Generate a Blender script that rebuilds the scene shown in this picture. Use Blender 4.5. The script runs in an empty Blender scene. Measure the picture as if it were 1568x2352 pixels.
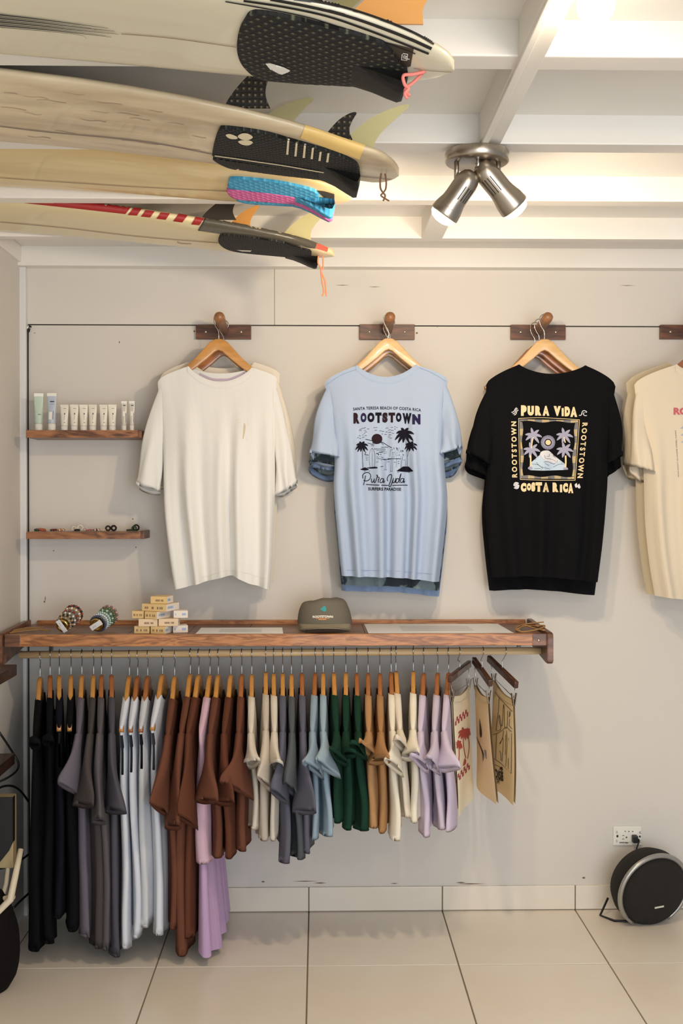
import bpy, bmesh, math, random
from mathutils import Vector, Matrix, noise
from mathutils.bvhtree import BVHTree
from mathutils.geometry import tessellate_polygon

random.seed(7)
sc = bpy.context.scene
COL = sc.collection

# ------------------------------------------------------------------ camera
F_PX = 2585.0
CAM = Vector((0.0, -3.8, 1.39))
YAW, PITCH = math.radians(1.18), math.radians(0.58)
cam_d = bpy.data.cameras.new('camera')
cam_d.sensor_fit = 'VERTICAL'
cam_d.sensor_height = 36.0
cam_d.lens = 36.0 * F_PX / 2352.0
cam_o = bpy.data.objects.new('camera', cam_d)
cam_o.location = CAM
cam_o.rotation_euler = (math.pi / 2 - PITCH, 0, -YAW)
COL.objects.link(cam_o)
sc.camera = cam_o
CAMR = cam_o.rotation_euler.to_matrix()


def P(px, py, y=0.0):
    """World point at wall distance y that the photograph shows at pixel (px, py)."""
    d = CAMR @ Vector(((px - 784) / F_PX, (1176 - py) / F_PX, -1.0))
    return CAM + d * ((y - CAM.y) / d.y)


# ------------------------------------------------------------------ light
sc.view_settings.view_transform = 'Standard'
sc.view_settings.look = 'None'
sc.view_settings.gamma = 1.0
sc.view_settings.use_curve_mapping = False
sc.view_settings.exposure = -0.28
world = bpy.data.worlds.new('world')
sc.world = world
world.use_nodes = True
world.node_tree.nodes['Background'].inputs[0].default_value = (0.95, 0.96, 1.0, 1)
world.node_tree.nodes['Background'].inputs[1].default_value = 0.46


def area(name, loc, target, sx, sy, power, col):
    l = bpy.data.lights.new(name, 'AREA')
    l.shape = 'RECTANGLE'; l.size = sx; l.size_y = sy; l.energy = power; l.color = col
    o = bpy.data.objects.new(name, l)
    o.location = loc
    o.rotation_euler = (Vector(target) - Vector(loc)).to_track_quat('-Z', 'Y').to_euler()
    COL.objects.link(o)
    return o


def point(name, loc, power, col, r=0.04):
    l = bpy.data.lights.new(name, 'POINT')
    l.energy = power; l.color = col; l.shadow_soft_size = r
    o = bpy.data.objects.new(name, l); o.location = loc
    COL.objects.link(o)
    return o


WARM = (1.0, 0.80, 0.57)
DAY = (0.82, 0.90, 1.0)
area('shopfront_daylight', (1.1, -5.5, 1.0), (0.3, 0, 1.5), 2.6, 1.8, 112, DAY)
point('unseen_ceiling_lamp_light', (-1.2, -3.6, 2.06), 20, WARM, 0.05)  # two unseen lamps near the camera, assumed and added for warm light
point('unseen_ceiling_lamp_light', (0.75, -3.4, 2.06), 20, WARM, 0.05)

# ------------------------------------------------------------------ helpers
WO = {}


def lin(c):
    return tuple((v / 12.92 if v <= 0.04045 else ((v + 0.055) / 1.055) ** 2.4) for v in [x / 255 for x in c])


def pm(name, col, rough=0.6, metal=0.0, var=None, bump=None, sheen=0.0, trans=0.0, alpha=1.0, emit=None, emit_s=0.0, stretch=(1, 1, 1), spec=0.5, coat=0.0):
    """Principled material; var=(scale, colour2, amount), bump=(scale, strength)."""
    m = bpy.data.materials.new(name)
    m.use_nodes = True
    nt = m.node_tree
    b = nt.nodes['Principled BSDF']
    c = (*lin(col), 1)
    b.inputs['Base Color'].default_value = c
    b.inputs['Roughness'].default_value = rough
    b.inputs['Metallic'].default_value = metal
    b.inputs['Specular IOR Level'].default_value = spec
    if sheen: b.inputs['Sheen Weight'].default_value = sheen
    if trans: b.inputs['Transmission Weight'].default_value = trans
    if coat: b.inputs['Coat Weight'].default_value = coat
    if alpha < 1: b.inputs['Alpha'].default_value = alpha
    if emit:
        b.inputs['Emission Color'].default_value = (*lin(emit), 1)
        b.inputs['Emission Strength'].default_value = emit_s
    if var or bump:
        tc = nt.nodes.new('ShaderNodeTexCoord')
        mp = nt.nodes.new('ShaderNodeMapping')
        mp.inputs['Scale'].default_value = stretch
        nt.links.new(tc.outputs['Object'], mp.inputs['Vector'])
    if var:
        n = nt.nodes.new('ShaderNodeTexNoise')
        n.inputs['Scale'].default_value = var[0]; n.inputs['Detail'].default_value = 5
        nt.links.new(mp.outputs[0], n.inputs['Vector'])
        r = nt.nodes.new('ShaderNodeValToRGB')
        hwid = var[3] if len(var) > 3 else 0.28
        r.color_ramp.elements[0].position = 0.5 - hwid; r.color_ramp.elements[1].position = 0.5 + hwid
        c2 = lin(var[1])
        r.color_ramp.elements[0].color = c
        r.color_ramp.elements[1].color = (*[c[i] * (1 - var[2]) + c2[i] * var[2] for i in range(3)], 1)
        nt.links.new(n.outputs['Fac'], r.inputs['Fac'])
        nt.links.new(r.outputs['Color'], b.inputs['Base Color'])
    if bump:
        n = nt.nodes.new('ShaderNodeTexNoise')
        n.inputs['Scale'].default_value = bump[0]; n.inputs['Detail'].default_value = 3
        nt.links.new(mp.outputs[0], n.inputs['Vector'])
        bp = nt.nodes.new('ShaderNodeBump')
        bp.inputs['Strength'].default_value = bump[1]; bp.inputs['Distance'].default_value = 0.004
        nt.links.new(n.outputs['Fac'], bp.inputs['Height'])
        nt.links.new(bp.outputs[0], b.inputs['Normal'])
    return m


def wood(name, c1, c2, scale=(2, 30, 30), rough=0.45, ring=6.0, dist=3.0, seed=0.0, coat=0.15):
    m = bpy.data.materials.new(name)
    m.use_nodes = True
    nt = m.node_tree
    b = nt.nodes['Principled BSDF']
    b.inputs['Roughness'].default_value = rough
    b.inputs['Coat Weight'].default_value = coat
    tc = nt.nodes.new('ShaderNodeTexCoord')
    mp = nt.nodes.new('ShaderNodeMapping')
    mp.inputs['Scale'].default_value = scale
    mp.inputs['Location'].default_value = (seed, seed * 1.7, seed * 0.6)
    nt.links.new(tc.outputs['Object'], mp.inputs['Vector'])
    w = nt.nodes.new('ShaderNodeTexNoise')
    w.inputs['Scale'].default_value = ring * 0.25; w.inputs['Detail'].default_value = 2
    w.inputs['Distortion'].default_value = dist * 0.3
    nt.links.new(mp.outputs[0], w.inputs['Vector'])
    mm = nt.nodes.new('ShaderNodeMath'); mm.operation = 'MULTIPLY'; mm.inputs[1].default_value = ring
    nt.links.new(w.outputs['Fac'], mm.inputs[0])
    fr = nt.nodes.new('ShaderNodeMath'); fr.operation = 'PINGPONG'; fr.inputs[1].default_value = 1.0
    nt.links.new(mm.outputs[0], fr.inputs[0])
    n2 = nt.nodes.new('ShaderNodeTexNoise')
    n2.inputs['Scale'].default_value = 9; n2.inputs['Detail'].default_value = 6
    nt.links.new(mp.outputs[0], n2.inputs['Vector'])
    mx = nt.nodes.new('ShaderNodeMath'); mx.operation = 'MULTIPLY_ADD'; mx.inputs[1].default_value = 0.46
    nt.links.new(fr.outputs[0], mx.inputs[0])
    m3 = nt.nodes.new('ShaderNodeMath'); m3.operation = 'MULTIPLY'; m3.inputs[1].default_value = 0.5
    nt.links.new(n2.outputs['Fac'], m3.inputs[0])
    nt.links.new(m3.outputs[0], mx.inputs[2])
    r = nt.nodes.new('ShaderNodeValToRGB')
    r.color_ramp.elements[0].color = (*lin(c1), 1); r.color_ramp.elements[1].color = (*lin(c2), 1)
    r.color_ramp.elements[0].position = 0.2; r.color_ramp.elements[1].position = 0.8
    nt.links.new(mx.outputs[0], r.inputs['Fac'])
    nt.links.new(r.outputs['Color'], b.inputs['Base Color'])
    return m


def fabric(name, col, rib=None, var=None):
    """Woven cloth: fine weave relief, soft sheen; rib=(scale) adds knitted vertical ribs."""
    m = pm(name, col, rough=0.92, sheen=0.0, spec=0.15, bump=(900, 0.25))
    nt = m.node_tree
    b = nt.nodes['Principled BSDF']
    if var:
        tc = nt.nodes.new('ShaderNodeTexCoord')
        n = nt.nodes.new('ShaderNodeTexNoise'); n.inputs['Scale'].default_value = var[0]; n.inputs['Detail'].default_value = 4
        nt.links.new(tc.outputs['Object'], n.inputs['Vector'])
        r = nt.nodes.new('ShaderNodeValToRGB')
        r.color_ramp.elements[0].position = var[2]; r.color_ramp.elements[1].position = var[2] + 0.04
        r.color_ramp.elements[0].color = (*lin(col), 1); r.color_ramp.elements[1].color = (*lin(var[1]), 1)
        nt.links.new(n.outputs['Fac'], r.inputs['Fac']); nt.links.new(r.outputs[0], b.inputs['Base Color'])
    if rib:
        tc = nt.nodes.new('ShaderNodeTexCoord')
        w = nt.nodes.new('ShaderNodeTexWave'); w.bands_direction = 'X'
        w.inputs['Scale'].default_value = rib; w.inputs['Distortion'].default_value = 0.6
        nt.links.new(tc.outputs['Object'], w.inputs['Vector'])
        bp = nt.nodes.new('ShaderNodeBump'); bp.inputs['Strength'].default_value = 0.5; bp.inputs['Distance'].default_value = 0.002
        nt.links.new(w.outputs['Fac'], bp.inputs['Height'])
        nt.links.new(bp.outputs[0], b.inputs['Normal'])
    return m


def tag(o, label=None, cat=None, group=None, kind=None):
    if label: o['label'] = label
    if cat: o['category'] = cat
    if group: o['group'] = group
    if kind: o['kind'] = kind
    return o


def empty(name, loc, label=None, cat=None, group=None, rot=None):
    o = bpy.data.objects.new(name, None)
    o.location = loc
    o.empty_display_size = 0.02
    if rot: o.rotation_euler = rot
    COL.objects.link(o)
    WO[o.name] = Vector(loc)
    return tag(o, label, cat, group)


def mk(name, V, Fc, mat, parent=None, smooth=True, origin=None):
    """Link one mesh object; V in world coordinates."""
    V = [Vector(v) for v in V]
    if parent is not None:
        org = WO[parent.name]
    elif origin is not None:
        org = Vector(origin)
    else:
        xs = [v.x for v in V]; ys = [v.y for v in V]; zs = [v.z for v in V]
        org = Vector(((min(xs) + max(xs)) / 2, (min(ys) + max(ys)) / 2, min(zs)))
    me = bpy.data.meshes.new(name)
    me.from_pydata([v - org for v in V], [], Fc)
    me.materials.append(mat)
    if smooth:
        me.polygons.foreach_set('use_smooth', [True] * len(me.polygons))
    me.update()
    o = bpy.data.objects.new(name, me)
    COL.objects.link(o)
    if parent is not None:
        o.parent = parent
    else:
        o.location = org
    WO[o.name] = org
    return o


def inst(name, me, parent=None, loc=None, rot=None):
    o = bpy.data.objects.new(name, me)
    COL.objects.link(o)
    if parent is not None: o.parent = parent
    if loc is not None: o.location = loc
    if rot is not None: o.rotation_euler = rot
    return o


class MB:
    """Collects shapes for ONE mesh."""
    def __init__(s): s.V = []; s.F = []

    def add(s, V, Fc):
        n = len(s.V)
        s.V += [Vector(v) for v in V]
        s.F += [tuple(i + n for i in f) for f in Fc]
        return s

    def box(s, x0, x1, y0, y1, z0, z1, bev=0.0, M=None):
        V, Fc = box(x0, x1, y0, y1, z0, z1, bev)
        if M is not None: V = [M @ Vector(v) for v in V]
        return s.add(V, Fc)

    def tube(s, pts, r, seg=8, cap=True):
        return s.add(*tube(pts, r, seg, cap))

    def build(s, name, mat, parent=None, smooth=True, origin=None):
        return mk(name, s.V, s.F, mat, parent, smooth, origin)


def box(x0, x1, y0, y1, z0, z1, bev=0.0):
    if bev <= 0:
        V = [(x, y, z) for x in (x0, x1) for y in (y0, y1) for z in (z0, z1)]
        Fc = [(0, 1, 3, 2), (4, 6, 7, 5), (0, 4, 5, 1), (2, 3, 7, 6), (0, 2, 6, 4), (1, 5, 7, 3)]
        return V, Fc
    bm = bmesh.new()
    bmesh.ops.create_cube(bm, size=1)
    for v in bm.verts:
        v.co = Vector((x0 + (v.co.x + .5) * (x1 - x0), y0 + (v.co.y + .5) * (y1 - y0), z0 + (v.co.z + .5) * (z1 - z0)))
    bmesh.ops.bevel(bm, geom=bm.edges[:], offset=bev, segments=2, affect='EDGES', profile=0.6)
    bm.verts.index_update()
    V = [v.co.copy() for v in bm.verts]; Fc = [tuple(v.index for v in f.verts) for f in bm.faces]
    bm.free()
    return V, Fc


def tube(pts, r, seg=8, cap=True):
    pts = [Vector(p) for p in pts]
    rs = r if isinstance(r, (list, tuple)) else [r] * len(pts)
    V = []; Fc = []
    up = None
    for i, p in enumerate(pts):
        t = (pts[min(i + 1, len(pts) - 1)] - pts[max(i - 1, 0)])
        if t.length < 1e-9: t = Vector((0, 0, 1))
        t.normalize()
        if up is None:
            up = t.orthogonal().normalized()
        else:
            up = (up - t * up.dot(t))
            up = up.normalized() if up.length > 1e-6 else t.orthogonal().normalized()
        b = t.cross(up)
        for k in range(seg):
            a = 2 * math.pi * k / seg
            V.append(p + (up * math.cos(a) + b * math.sin(a)) * rs[i])
    for i in range(len(pts) - 1):
        for k in range(seg):
            k2 = (k + 1) % seg
            Fc.append((i * seg + k, i * seg + k2, (i + 1) * seg + k2, (i + 1) * seg + k))
    if cap:
        Fc.append(tuple(range(seg))[::-1])
        Fc.append(tuple(range((len(pts) - 1) * seg, len(pts) * seg)))
    return V, Fc


def spline(pts, n=6):
    """Catmull-Rom through points."""
    pts = [Vector(p) for p in pts]
    if len(pts) < 3: return pts
    out = []
    for i in range(len(pts) - 1):
        p0 = pts[max(i - 1, 0)]; p1 = pts[i]; p2 = pts[i + 1]; p3 = pts[min(i + 2, len(pts) - 1)]
        for k in range(n):
            t = k / n
            out.append(0.5 * ((2 * p1) + (p2 - p0) * t + (2 * p0 - 5 * p1 + 4 * p2 - p3) * t * t + (3 * p1 - p0 - 3 * p2 + p3) * t ** 3))
    out.append(pts[-1])
    return out


def lathe(prof, M, seg=24):
    """prof: (radius, height) list around local z; M maps to world."""
    V = []; Fc = []
    for r, h in prof:
        for k in range(seg):
            a = 2 * math.pi * k / seg
            V.append(M @ Vector((r * math.cos(a), r * math.sin(a), h)))
    n = len(prof)
    for i in range(n - 1):
        for k in range(seg):
            k2 = (k + 1) % seg
            Fc.append((i * seg + k, i * seg + k2, (i + 1) * seg + k2, (i + 1) * seg + k))
    if prof[0][0] > 1e-5: Fc.append(tuple(range(seg))[::-1])
    if prof[-1][0] > 1e-5: Fc.append(tuple(range((n - 1) * seg, n * seg)))
    return V, Fc


def axisM(p, d, roll=Vector((0, 0, 1))):
    """Matrix with local z along d, located at p."""
    z = Vector(d).normalized()
    x = roll.cross(z)
    if x.length < 1e-5: x = Vector((1, 0, 0))
    x.normalize(); y = z.cross(x)
    M = Matrix((x, y, z)).transposed().to_4x4()
    M.translation = p
    return M


def grid(nu, nv, f, close_u=False):
    V = [f(i / (nu if close_u else nu - 1), j / (nv - 1)) for j in range(nv) for i in range(nu)]
    Fc = []
    for j in range(nv - 1):
        for i in range(nu if close_u else nu - 1):
            i2 = (i + 1) % nu
            Fc.append((j * nu + i, j * nu + i2, (j + 1) * nu + i2, (j + 1) * nu + i))
    return V, Fc


def lerp(a, b, t): return a + (b - a) * t


def sst(a, b, x):
    t = max(0.0, min(1.0, (x - a) / (b - a))); return t * t * (3 - 2 * t)


def interp(pts, x):
    """Smooth piecewise interpolation of (x, value) pairs."""
    if x <= pts[0][0]: return pts[0][1]
    for (a, va), (b, vb) in zip(pts, pts[1:]):
        if x <= b:
            return lerp(va, vb, (x - a) / (b - a) if b > a else 0)
    return pts[-1][1]


def interps(pts, x):
    """Monotone-ish cubic version of interp."""
    n = len(pts)
    if x <= pts[0][0]: return pts[0][1]
    if x >= pts[-1][0]: return pts[-1][1]
    for i in range(n - 1):
        a, va = pts[i]; b, vb = pts[i + 1]
        if x <= b:
            h = b - a; t = (x - a) / h
            ma = (vb - pts[i - 1][1]) / (b - pts[i - 1][0]) if i > 0 else (vb - va) / h
            mb = (pts[i + 2][1] - va) / (pts[i + 2][0] - a) if i < n - 2 else (vb - va) / h
            return (2 * t ** 3 - 3 * t * t + 1) * va + (t ** 3 - 2 * t * t + t) * h * ma + (-2 * t ** 3 + 3 * t * t) * vb + (t ** 3 - t * t) * h * mb


def nz(x, y, z): return noise.noise(Vector((x, y, z)))


# ------------------------------------------------------------------ materials
M_WALL = pm('wall_paint', (217, 211, 202), 0.75, var=(1.3, (206, 198, 187), 0.6), bump=(7, 0.10))
M_WALL2 = pm('wall_paint_upper', (220, 214, 204), 0.7, var=(1.1, (208, 200, 189), 0.6), bump=(5, 0.10))
M_CEIL = pm('ceiling_gloss_paint', (232, 229, 222), 0.45, var=(2.0, (222, 216, 206), 0.5), bump=(10, 0.08))
M_JOIST = pm('joist_gloss_paint', (234, 230, 222), 0.4, var=(3.0, (222, 214, 202), 0.5), bump=(6, 0.12))
M_TILE = pm('floor_tile_glaze', (240, 234, 224), 0.28, var=(2.2, (224, 204, 174), 0.6), spec=0.5)
M_SKIRT = pm('skirting_tile_glaze', (234, 227, 214), 0.3, var=(2.2, (208, 190, 164), 0.6))
M_GROUT = pm('grout', (140, 128, 112), 0.9)
M_GAP = pm('panel_gap_shadow_line', (58, 50, 44), 0.9)
M_WALNUT = wood('walnut', (62, 34, 20), (128, 78, 48), (3, 26, 26), ring=5)
M_TRAYF = wood('tray_front_wood', (124, 74, 38), (196, 134, 80), (3.2, 14, 20), ring=7, dist=5)
M_TRAYD = wood('tray_dark_wood', (84, 52, 34), (140, 94, 64), (2.4, 16, 16), ring=5)
M_SHELFW = wood('shelf_wood', (76, 42, 24), (168, 112, 70), (3, 9, 14), ring=6, dist=6, seed=3.0)
M_RAIL = wood('rail_wood', (208, 172, 122), (238, 212, 168), (2, 40, 40), ring=4, rough=0.4)
M_HANGA = wood('hanger_wood_honey', (168, 112, 52), (206, 150, 82), (3, 30, 30), ring=3, rough=0.3, coat=0.5)
M_HANGB = wood('hanger_wood_light', (196, 150, 92), (224, 184, 128), (3, 30, 30), ring=3, rough=0.35, coat=0.3)
M_HANGC = wood('hanger_wood_red', (130, 76, 42), (176, 112, 64), (3, 30, 30), ring=3, rough=0.3, coat=0.5)
M_HANGD = wood('hanger_wood_dark', (60, 32, 20), (104, 60, 38), (3, 30, 30), ring=3, rough=0.3, coat=0.5)
M_DARKW = wood('dark_brown_wood', (34, 20, 14), (66, 42, 30), (3, 20, 20), ring=3)
M_STEEL = pm('chrome_wire', (196, 196, 196), 0.22, 1.0)
M_NICKEL = pm('brushed_nickel', (176, 166, 152), 0.32, 1.0, bump=(120, 0.04), stretch=(1, 1, 8))
M_BLACKP = pm('black_plastic', (16, 16, 17), 0.5)
M_CORD = pm('black_cord', (14, 14, 15), 0.6)
M_WHITEP = pm('white_plastic', (232, 228, 216), 0.45)
M_SCREW = pm('screw_steel', (210, 200, 176), 0.35, 1.0)
M_PAPER = pm('paper_white', (236, 236, 234), 0.5)
M_TWINE = pm('twine', (172, 132, 84), 0.9, bump=(300, 0.4))

# ------------------------------------------------------------------ structure
XS = P(46, 1150, -0.03).x          # face of the side wall
ZJ = P(800, 748, 0).z              # joint between lower and upper wall boards
ZC, ZB = 2.232, 2.168              # ceiling boards, underside of the joists
XR = 2.5
wall = mk('wall_back', *box(XS - .1, XR, 0.012, 0.1, -0.05, 2.4), M_GAP, smooth=False)
tag(wall, kind='structure')
xj = P(630, 700, 0).x
for x0, x1, z0, z1, m in ((XS - .05, XR, 0.0, ZJ - .002, M_WALL), (XS - .05, xj - .0006, ZJ + .002, 2.36, M_WALL2), (xj + .0006, XR, ZJ + .002, 2.36, M_WALL2)):
    mk('wall_board', *box(x0, x1, 0.0, 0.02, z0, z1, 0.0008), m, wall, smooth=False)
# small nail holes and scars on the boards
mb = MB()
for px, py, w, h in ((274, 786, 3, 6), (305, 1192, 3, 5), (123, 1265, 4, 3), (312, 1257, 3, 4), (104, 1375, 2, 14), (102, 1382, 4, 6), (80, 765, 4, 2), (860, 659, 30, 1.5), (786, 655, 36, 1.5), (1440, 656, 40, 1.5), (957, 765, 6, 5), (446, 761, 5, 6), (1004, 750, 3, 4), (604, 2025, 10, 4), (700, 2024, 60, 2), (735, 2028, 30, 3), (1080, 2030, 70, 2.5), (1058, 2027, 24, 3), (1340, 2016, 9, 5), (905, 2029, 20, 2)):
    c = P(px, py, 0)
    hw, hh = w * .00147 / 2, h * .00147 / 2
    mb.add([(c.x - hw, -.0006, c.z), (c.x, -.0006, c.z - hh), (c.x + hw, -.0006, c.z), (c.x, -.0006, c.z + hh)], [(0, 1, 2, 3)])
mb.build('wall_scar', pm('wall_scar', (120, 96, 70), 0.9), wall, smooth=False)

wl = mk('wall_left', *box(XS - .1, XS, -5.2, 0.02, -0.05, 2.4), M_WALL, smooth=False)
tag(wl, kind='structure')
cp = mk('trim_1', *box(XS - .01, P(60, 1150, -.028).x, -0.028, 0.004, 0.0, ZB, 0.003), pm('corner_post_paint', (222, 220, 216), 0.5, bump=(9, .15)), smooth=False)
tag(cp, kind='structure')
bt = mk('trim_2', *box(XS - .02, XS + .012, -5.0, -0.03, P(46, 605, -.03).z, ZC, 0.003), M_JOIST, smooth=False)
tag(bt, kind='structure')
lp = mk('trim_3', *box(XS - .02, XS + .009, -5.0, -0.03, 0.0, P(46, 1497, -.05).z, 0.002), M_WALL, smooth=False)
tag(lp, kind='structure')

ceil = mk('ceiling', *box(XS - .1, XR, -5.2, 0.05, ZC, ZC + .1), M_CEIL, smooth=False)
tag(ceil, kind='structure')
D = 3.8
JN = [0.519, 0.646, 0.768, 0.879, 0.987]
JT = [.062, .06, .05, .042, .05]
JY = []
for f, t in zip([0.16, 0.28, 0.40] + JN, [.06, .06, .06] + JT):
    y0 = f * D - D
    JY.append((y0, y0 + t))
    mk('joist', *box(XS - .02, XR, y0, min(y0 + t, 0.0), ZB, ZC + .01, 0.003), M_JOIST, ceil, smooth=False)
# cross beam with a cable strip, and one short blocking piece
mk('cross_beam', *box(.350, .397, -4.2, JY[4][0] + .001, ZB - .001, ZC + .01, 0.002), M_JOIST, ceil, smooth=False)
mk('cable_strip', *box(.352, .366, -4.2, JY[4][0] + .045, ZB - .010, ZB + .001, 0.002), M_JOIST, ceil, smooth=False)
mk('blocking', *box(.306, .368, JY[5][1], JY[6][0] + .001, ZB - .001, ZC + .01, 0.002), M_JOIST, ceil, smooth=False)

# floor: grout bed with tiles, plain slab beyond
T = P(1017, 2098, 0).x - P(709, 2101, 0).x
T = 0.452
X0 = P(709, 2101, 0).x
fl = mk('floor', *box(XS - .1, XR, -5.4, 0.05, -0.08, -0.004), M_GROUT, smooth=False)
tag(fl, kind='structure')
tme = None
NR = 4
for r in range(NR):
    for c in range(-3, 5):
        xa = X0 + c * T
        x0, x1 = max(xa, XS), min(xa + T, XR)
        if x1 - x0 < .03: continue
        g = .0022
        full = (x1 - x0) > T - 1e-4
        if full and tme:
            o = inst('floor_tile', tme, fl)
        else:
            V, Fc = box(g, x1 - x0 - g, g - T, -g, -.006, 0.0, 0.0012)
            o = mk('floor_tile', V, Fc, M_TILE, None, smooth=False, origin=(0, 0, 0))
            o.parent = fl
            if full: tme = o.data
        o.location = Vector((x0, -r * T, 0)) - WO[fl.name]
mk('floor_slab', *box(XS - .1, XR, -5.4, -NR * T, -.05, 0.0), M_TILE, fl, smooth=False)
zb = P(1000, 2036, -.008).z
bs = mk('baseboard_back', *box(XS, XR, -0.004, 0.002, 0.0, zb - .002), M_GROUT, smooth=False)
tag(bs, kind='structure')
for c in range(-3, 5):
    xa = X0 + c * T
    x0, x1 = max(xa, XS), min(xa + T, XR)
    if x1 - x0 < .03: continue
    mk('skirting_tile', *box(x0 + .002, x1 - .002, -0.010, 0.001, 0.003, zb, 0.0015), M_SKIRT, bs, smooth=False)

# ------------------------------------------------------------------ projected shapes (prints, pads, stripes)
class Px:
    """Flat shapes outlined in photograph pixels, laid on a real surface as thin geometry."""
    def __init__(s, ox=0, oy=0, k=1.0):
        s.ox, s.oy, s.k = ox, oy, k
        s.loops = []; s.meshes = []

    def c(s, p): return (s.ox + p[0] / s.k, s.oy + p[1] / s.k)

    def poly(s, pts): s.loops.append([s.c(p) for p in pts]); return s

    def smooth(s, pts, n=4):
        q = [Vector((p[0], p[1], 0)) for p in pts]
        m = len(q); out = []
        for i in range(m):
            p0, p1, p2, p3 = q[i - 1], q[i], q[(i + 1) % m], q[(i + 2) % m]
            for k in range(n):
                t = k / n
                v = 0.5 * ((2 * p1) + (p2 - p0) * t + (2 * p0 - 5 * p1 + 4 * p2 - p3) * t * t + (3 * p1 - p0 - 3 * p2 + p3) * t ** 3)
                out.append((v.x, v.y))
        return s.poly(out)

    def disc(s, x, y, rx, ry=None, n=20):
        ry = ry or rx
        return s.poly([(x + rx * math.cos(2 * math.pi * i / n), y + ry * math.sin(2 * math.pi * i / n)) for i in range(n)])

    def stroke(s, pts, w, sm=True, taper=None):
        q = [Vector((p[0], p[1], 0)) for p in pts]
        if sm and len(q) > 2: q = spline(q, 5)
        L = []; R = []
        for i, p in enumerate(q):
            t = q[min(i + 1, len(q) - 1)] - q[max(i - 1, 0)]
            if t.length < 1e-6: t = Vector((1, 0, 0))
            t.normalize()
            n = Vector((-t.y, t.x, 0))
            ww = w / 2
            if taper:
                f = i / (len(q) - 1)
                ww *= lerp(taper[0], taper[1], f)
            L.append(p + n * ww); R.append(p - n * ww)
        V = [s.c((v.x, v.y)) for v in L + R]
        m = len(q)
        s.meshes.append((V, [(i, i + 1, m + i + 1, m + i) for i in range(m - 1)]))
        return s

    def text(s, txt, x0, x1, y0, y1, bold=0.0, rot=0, arc=0.0, space=1.0, slant=0.0, skew=0.0):
        """Lettering fitted into the pixel box; rot=90 reads upwards, -90 downwards."""
        cu = bpy.data.curves.new('t', 'FONT')
        cu.body = txt; cu.offset = bold; cu.space_character = space; cu.resolution_u = 3; cu.shear = slant
        o = bpy.data.objects.new('t', cu)
        COL.objects.link(o)
        bpy.context.view_layer.update()
        dg = bpy.context.evaluated_depsgraph_get()
        me = bpy.data.meshes.new_from_object(o.evaluated_get(dg))
        V = [v.co.copy() for v in me.vertices]
        Fc = [tuple(p.vertices) for p in me.polygons]
        bpy.data.objects.remove(o); bpy.data.curves.remove(cu); bpy.data.meshes.remove(me)
        if not V: return s
        a0 = min(v.x for v in V); a1 = max(v.x for v in V); b0 = min(v.y for v in V); b1 = max(v.y for v in V)
        out = []
        for v in V:
            u = (v.x - a0) / (a1 - a0); w = (v.y - b0) / (b1 - b0)
            if rot == 90:
                x, y = lerp(x0, x1, 1 - w), lerp(y1, y0, u)
                x += skew * (u - .5)
            elif rot == -90:
                x, y = lerp(x0, x1, w), lerp(y0, y1, u)
                x += skew * (u - .5)
            else:
                x, y = lerp(x0, x1, u), lerp(y1, y0, w)
                y += arc * (2 * u - 1) ** 2 + skew * (u - .5)
            out.append(s.c((x, y)))
        s.meshes.append((out, Fc))
        return s

    def lay(s, name, mat, bvh, parent, off=0.0015, maxe=12.0, thick=0.0, smooth=True):
        bm = bmesh.new()
        for lp_ in s.loops:
            try:
                bm.faces.new([bm.verts.new((x, y, 0)) for x, y in lp_])
            except ValueError:
                pass
        for V, Fc in s.meshes:
            vs = [bm.verts.new((x, y, 0)) for x, y in V]
            for f in Fc:
                try: bm.faces.new([vs[i] for i in f])
                except ValueError: pass
        bmesh.ops.triangulate(bm, faces=bm.faces[:], ngon_method='EAR_CLIP')
        for _ in range(6):
            le = [e for e in bm.edges if e.calc_length() > maxe]
            if not le: break
            bmesh.ops.subdivide_edges(bm, edges=le, cuts=1)
            bmesh.ops.triangulate(bm, faces=[f for f in bm.faces if len(f.verts) > 3])
        dead = []; nrm = {}
        for v in bm.verts:
            d = CAMR @ Vector(((v.co.x - 784) / F_PX, (1176 - v.co.y) / F_PX, -1.0))
            d.normalize()
            h, n, i, dist = bvh.ray_cast(CAM, d)
            if h is None:
                dead.append(v); continue
            if n.dot(d) > 0: n = -n
            nrm[v] = n
            v.co = h + n * (off + thick)
        if dead: bmesh.ops.delete(bm, geom=dead, context='VERTS')
        if thick > 0:
            be = [e for e in bm.edges if e.is_boundary]
            r = bmesh.ops.extrude_edge_only(bm, edges=be)
            for v in [g for g in r['geom'] if isinstance(g, bmesh.types.BMVert)]:
                src = None
                for e in v.link_edges:
                    o2 = e.other_vert(v)
                    if o2 in nrm: src = o2
                if src is not None: v.co = v.co - nrm[src] * (thick + off + .001)
        bm.verts.index_update()
        V = [v.co.copy() for v in bm.verts]; Fc = [tuple(x.index for x in f.verts) for f in bm.faces]
        bm.free()
        if not V: return None
        return mk(name, V, Fc, mat, parent, smooth)


def bvh_of(*objs):
    V = []; Fc = []
    for o in objs:
        n = len(V); w = WO[o.name]
        V += [v.co + w for v in o.data.vertices]
        Fc += [tuple(i + n for i in p.vertices) for p in o.data.polygons]
    return BVHTree.FromPolygons(V, Fc)


# ------------------------------------------------------------------ surfboards
NS = 2.5


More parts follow.
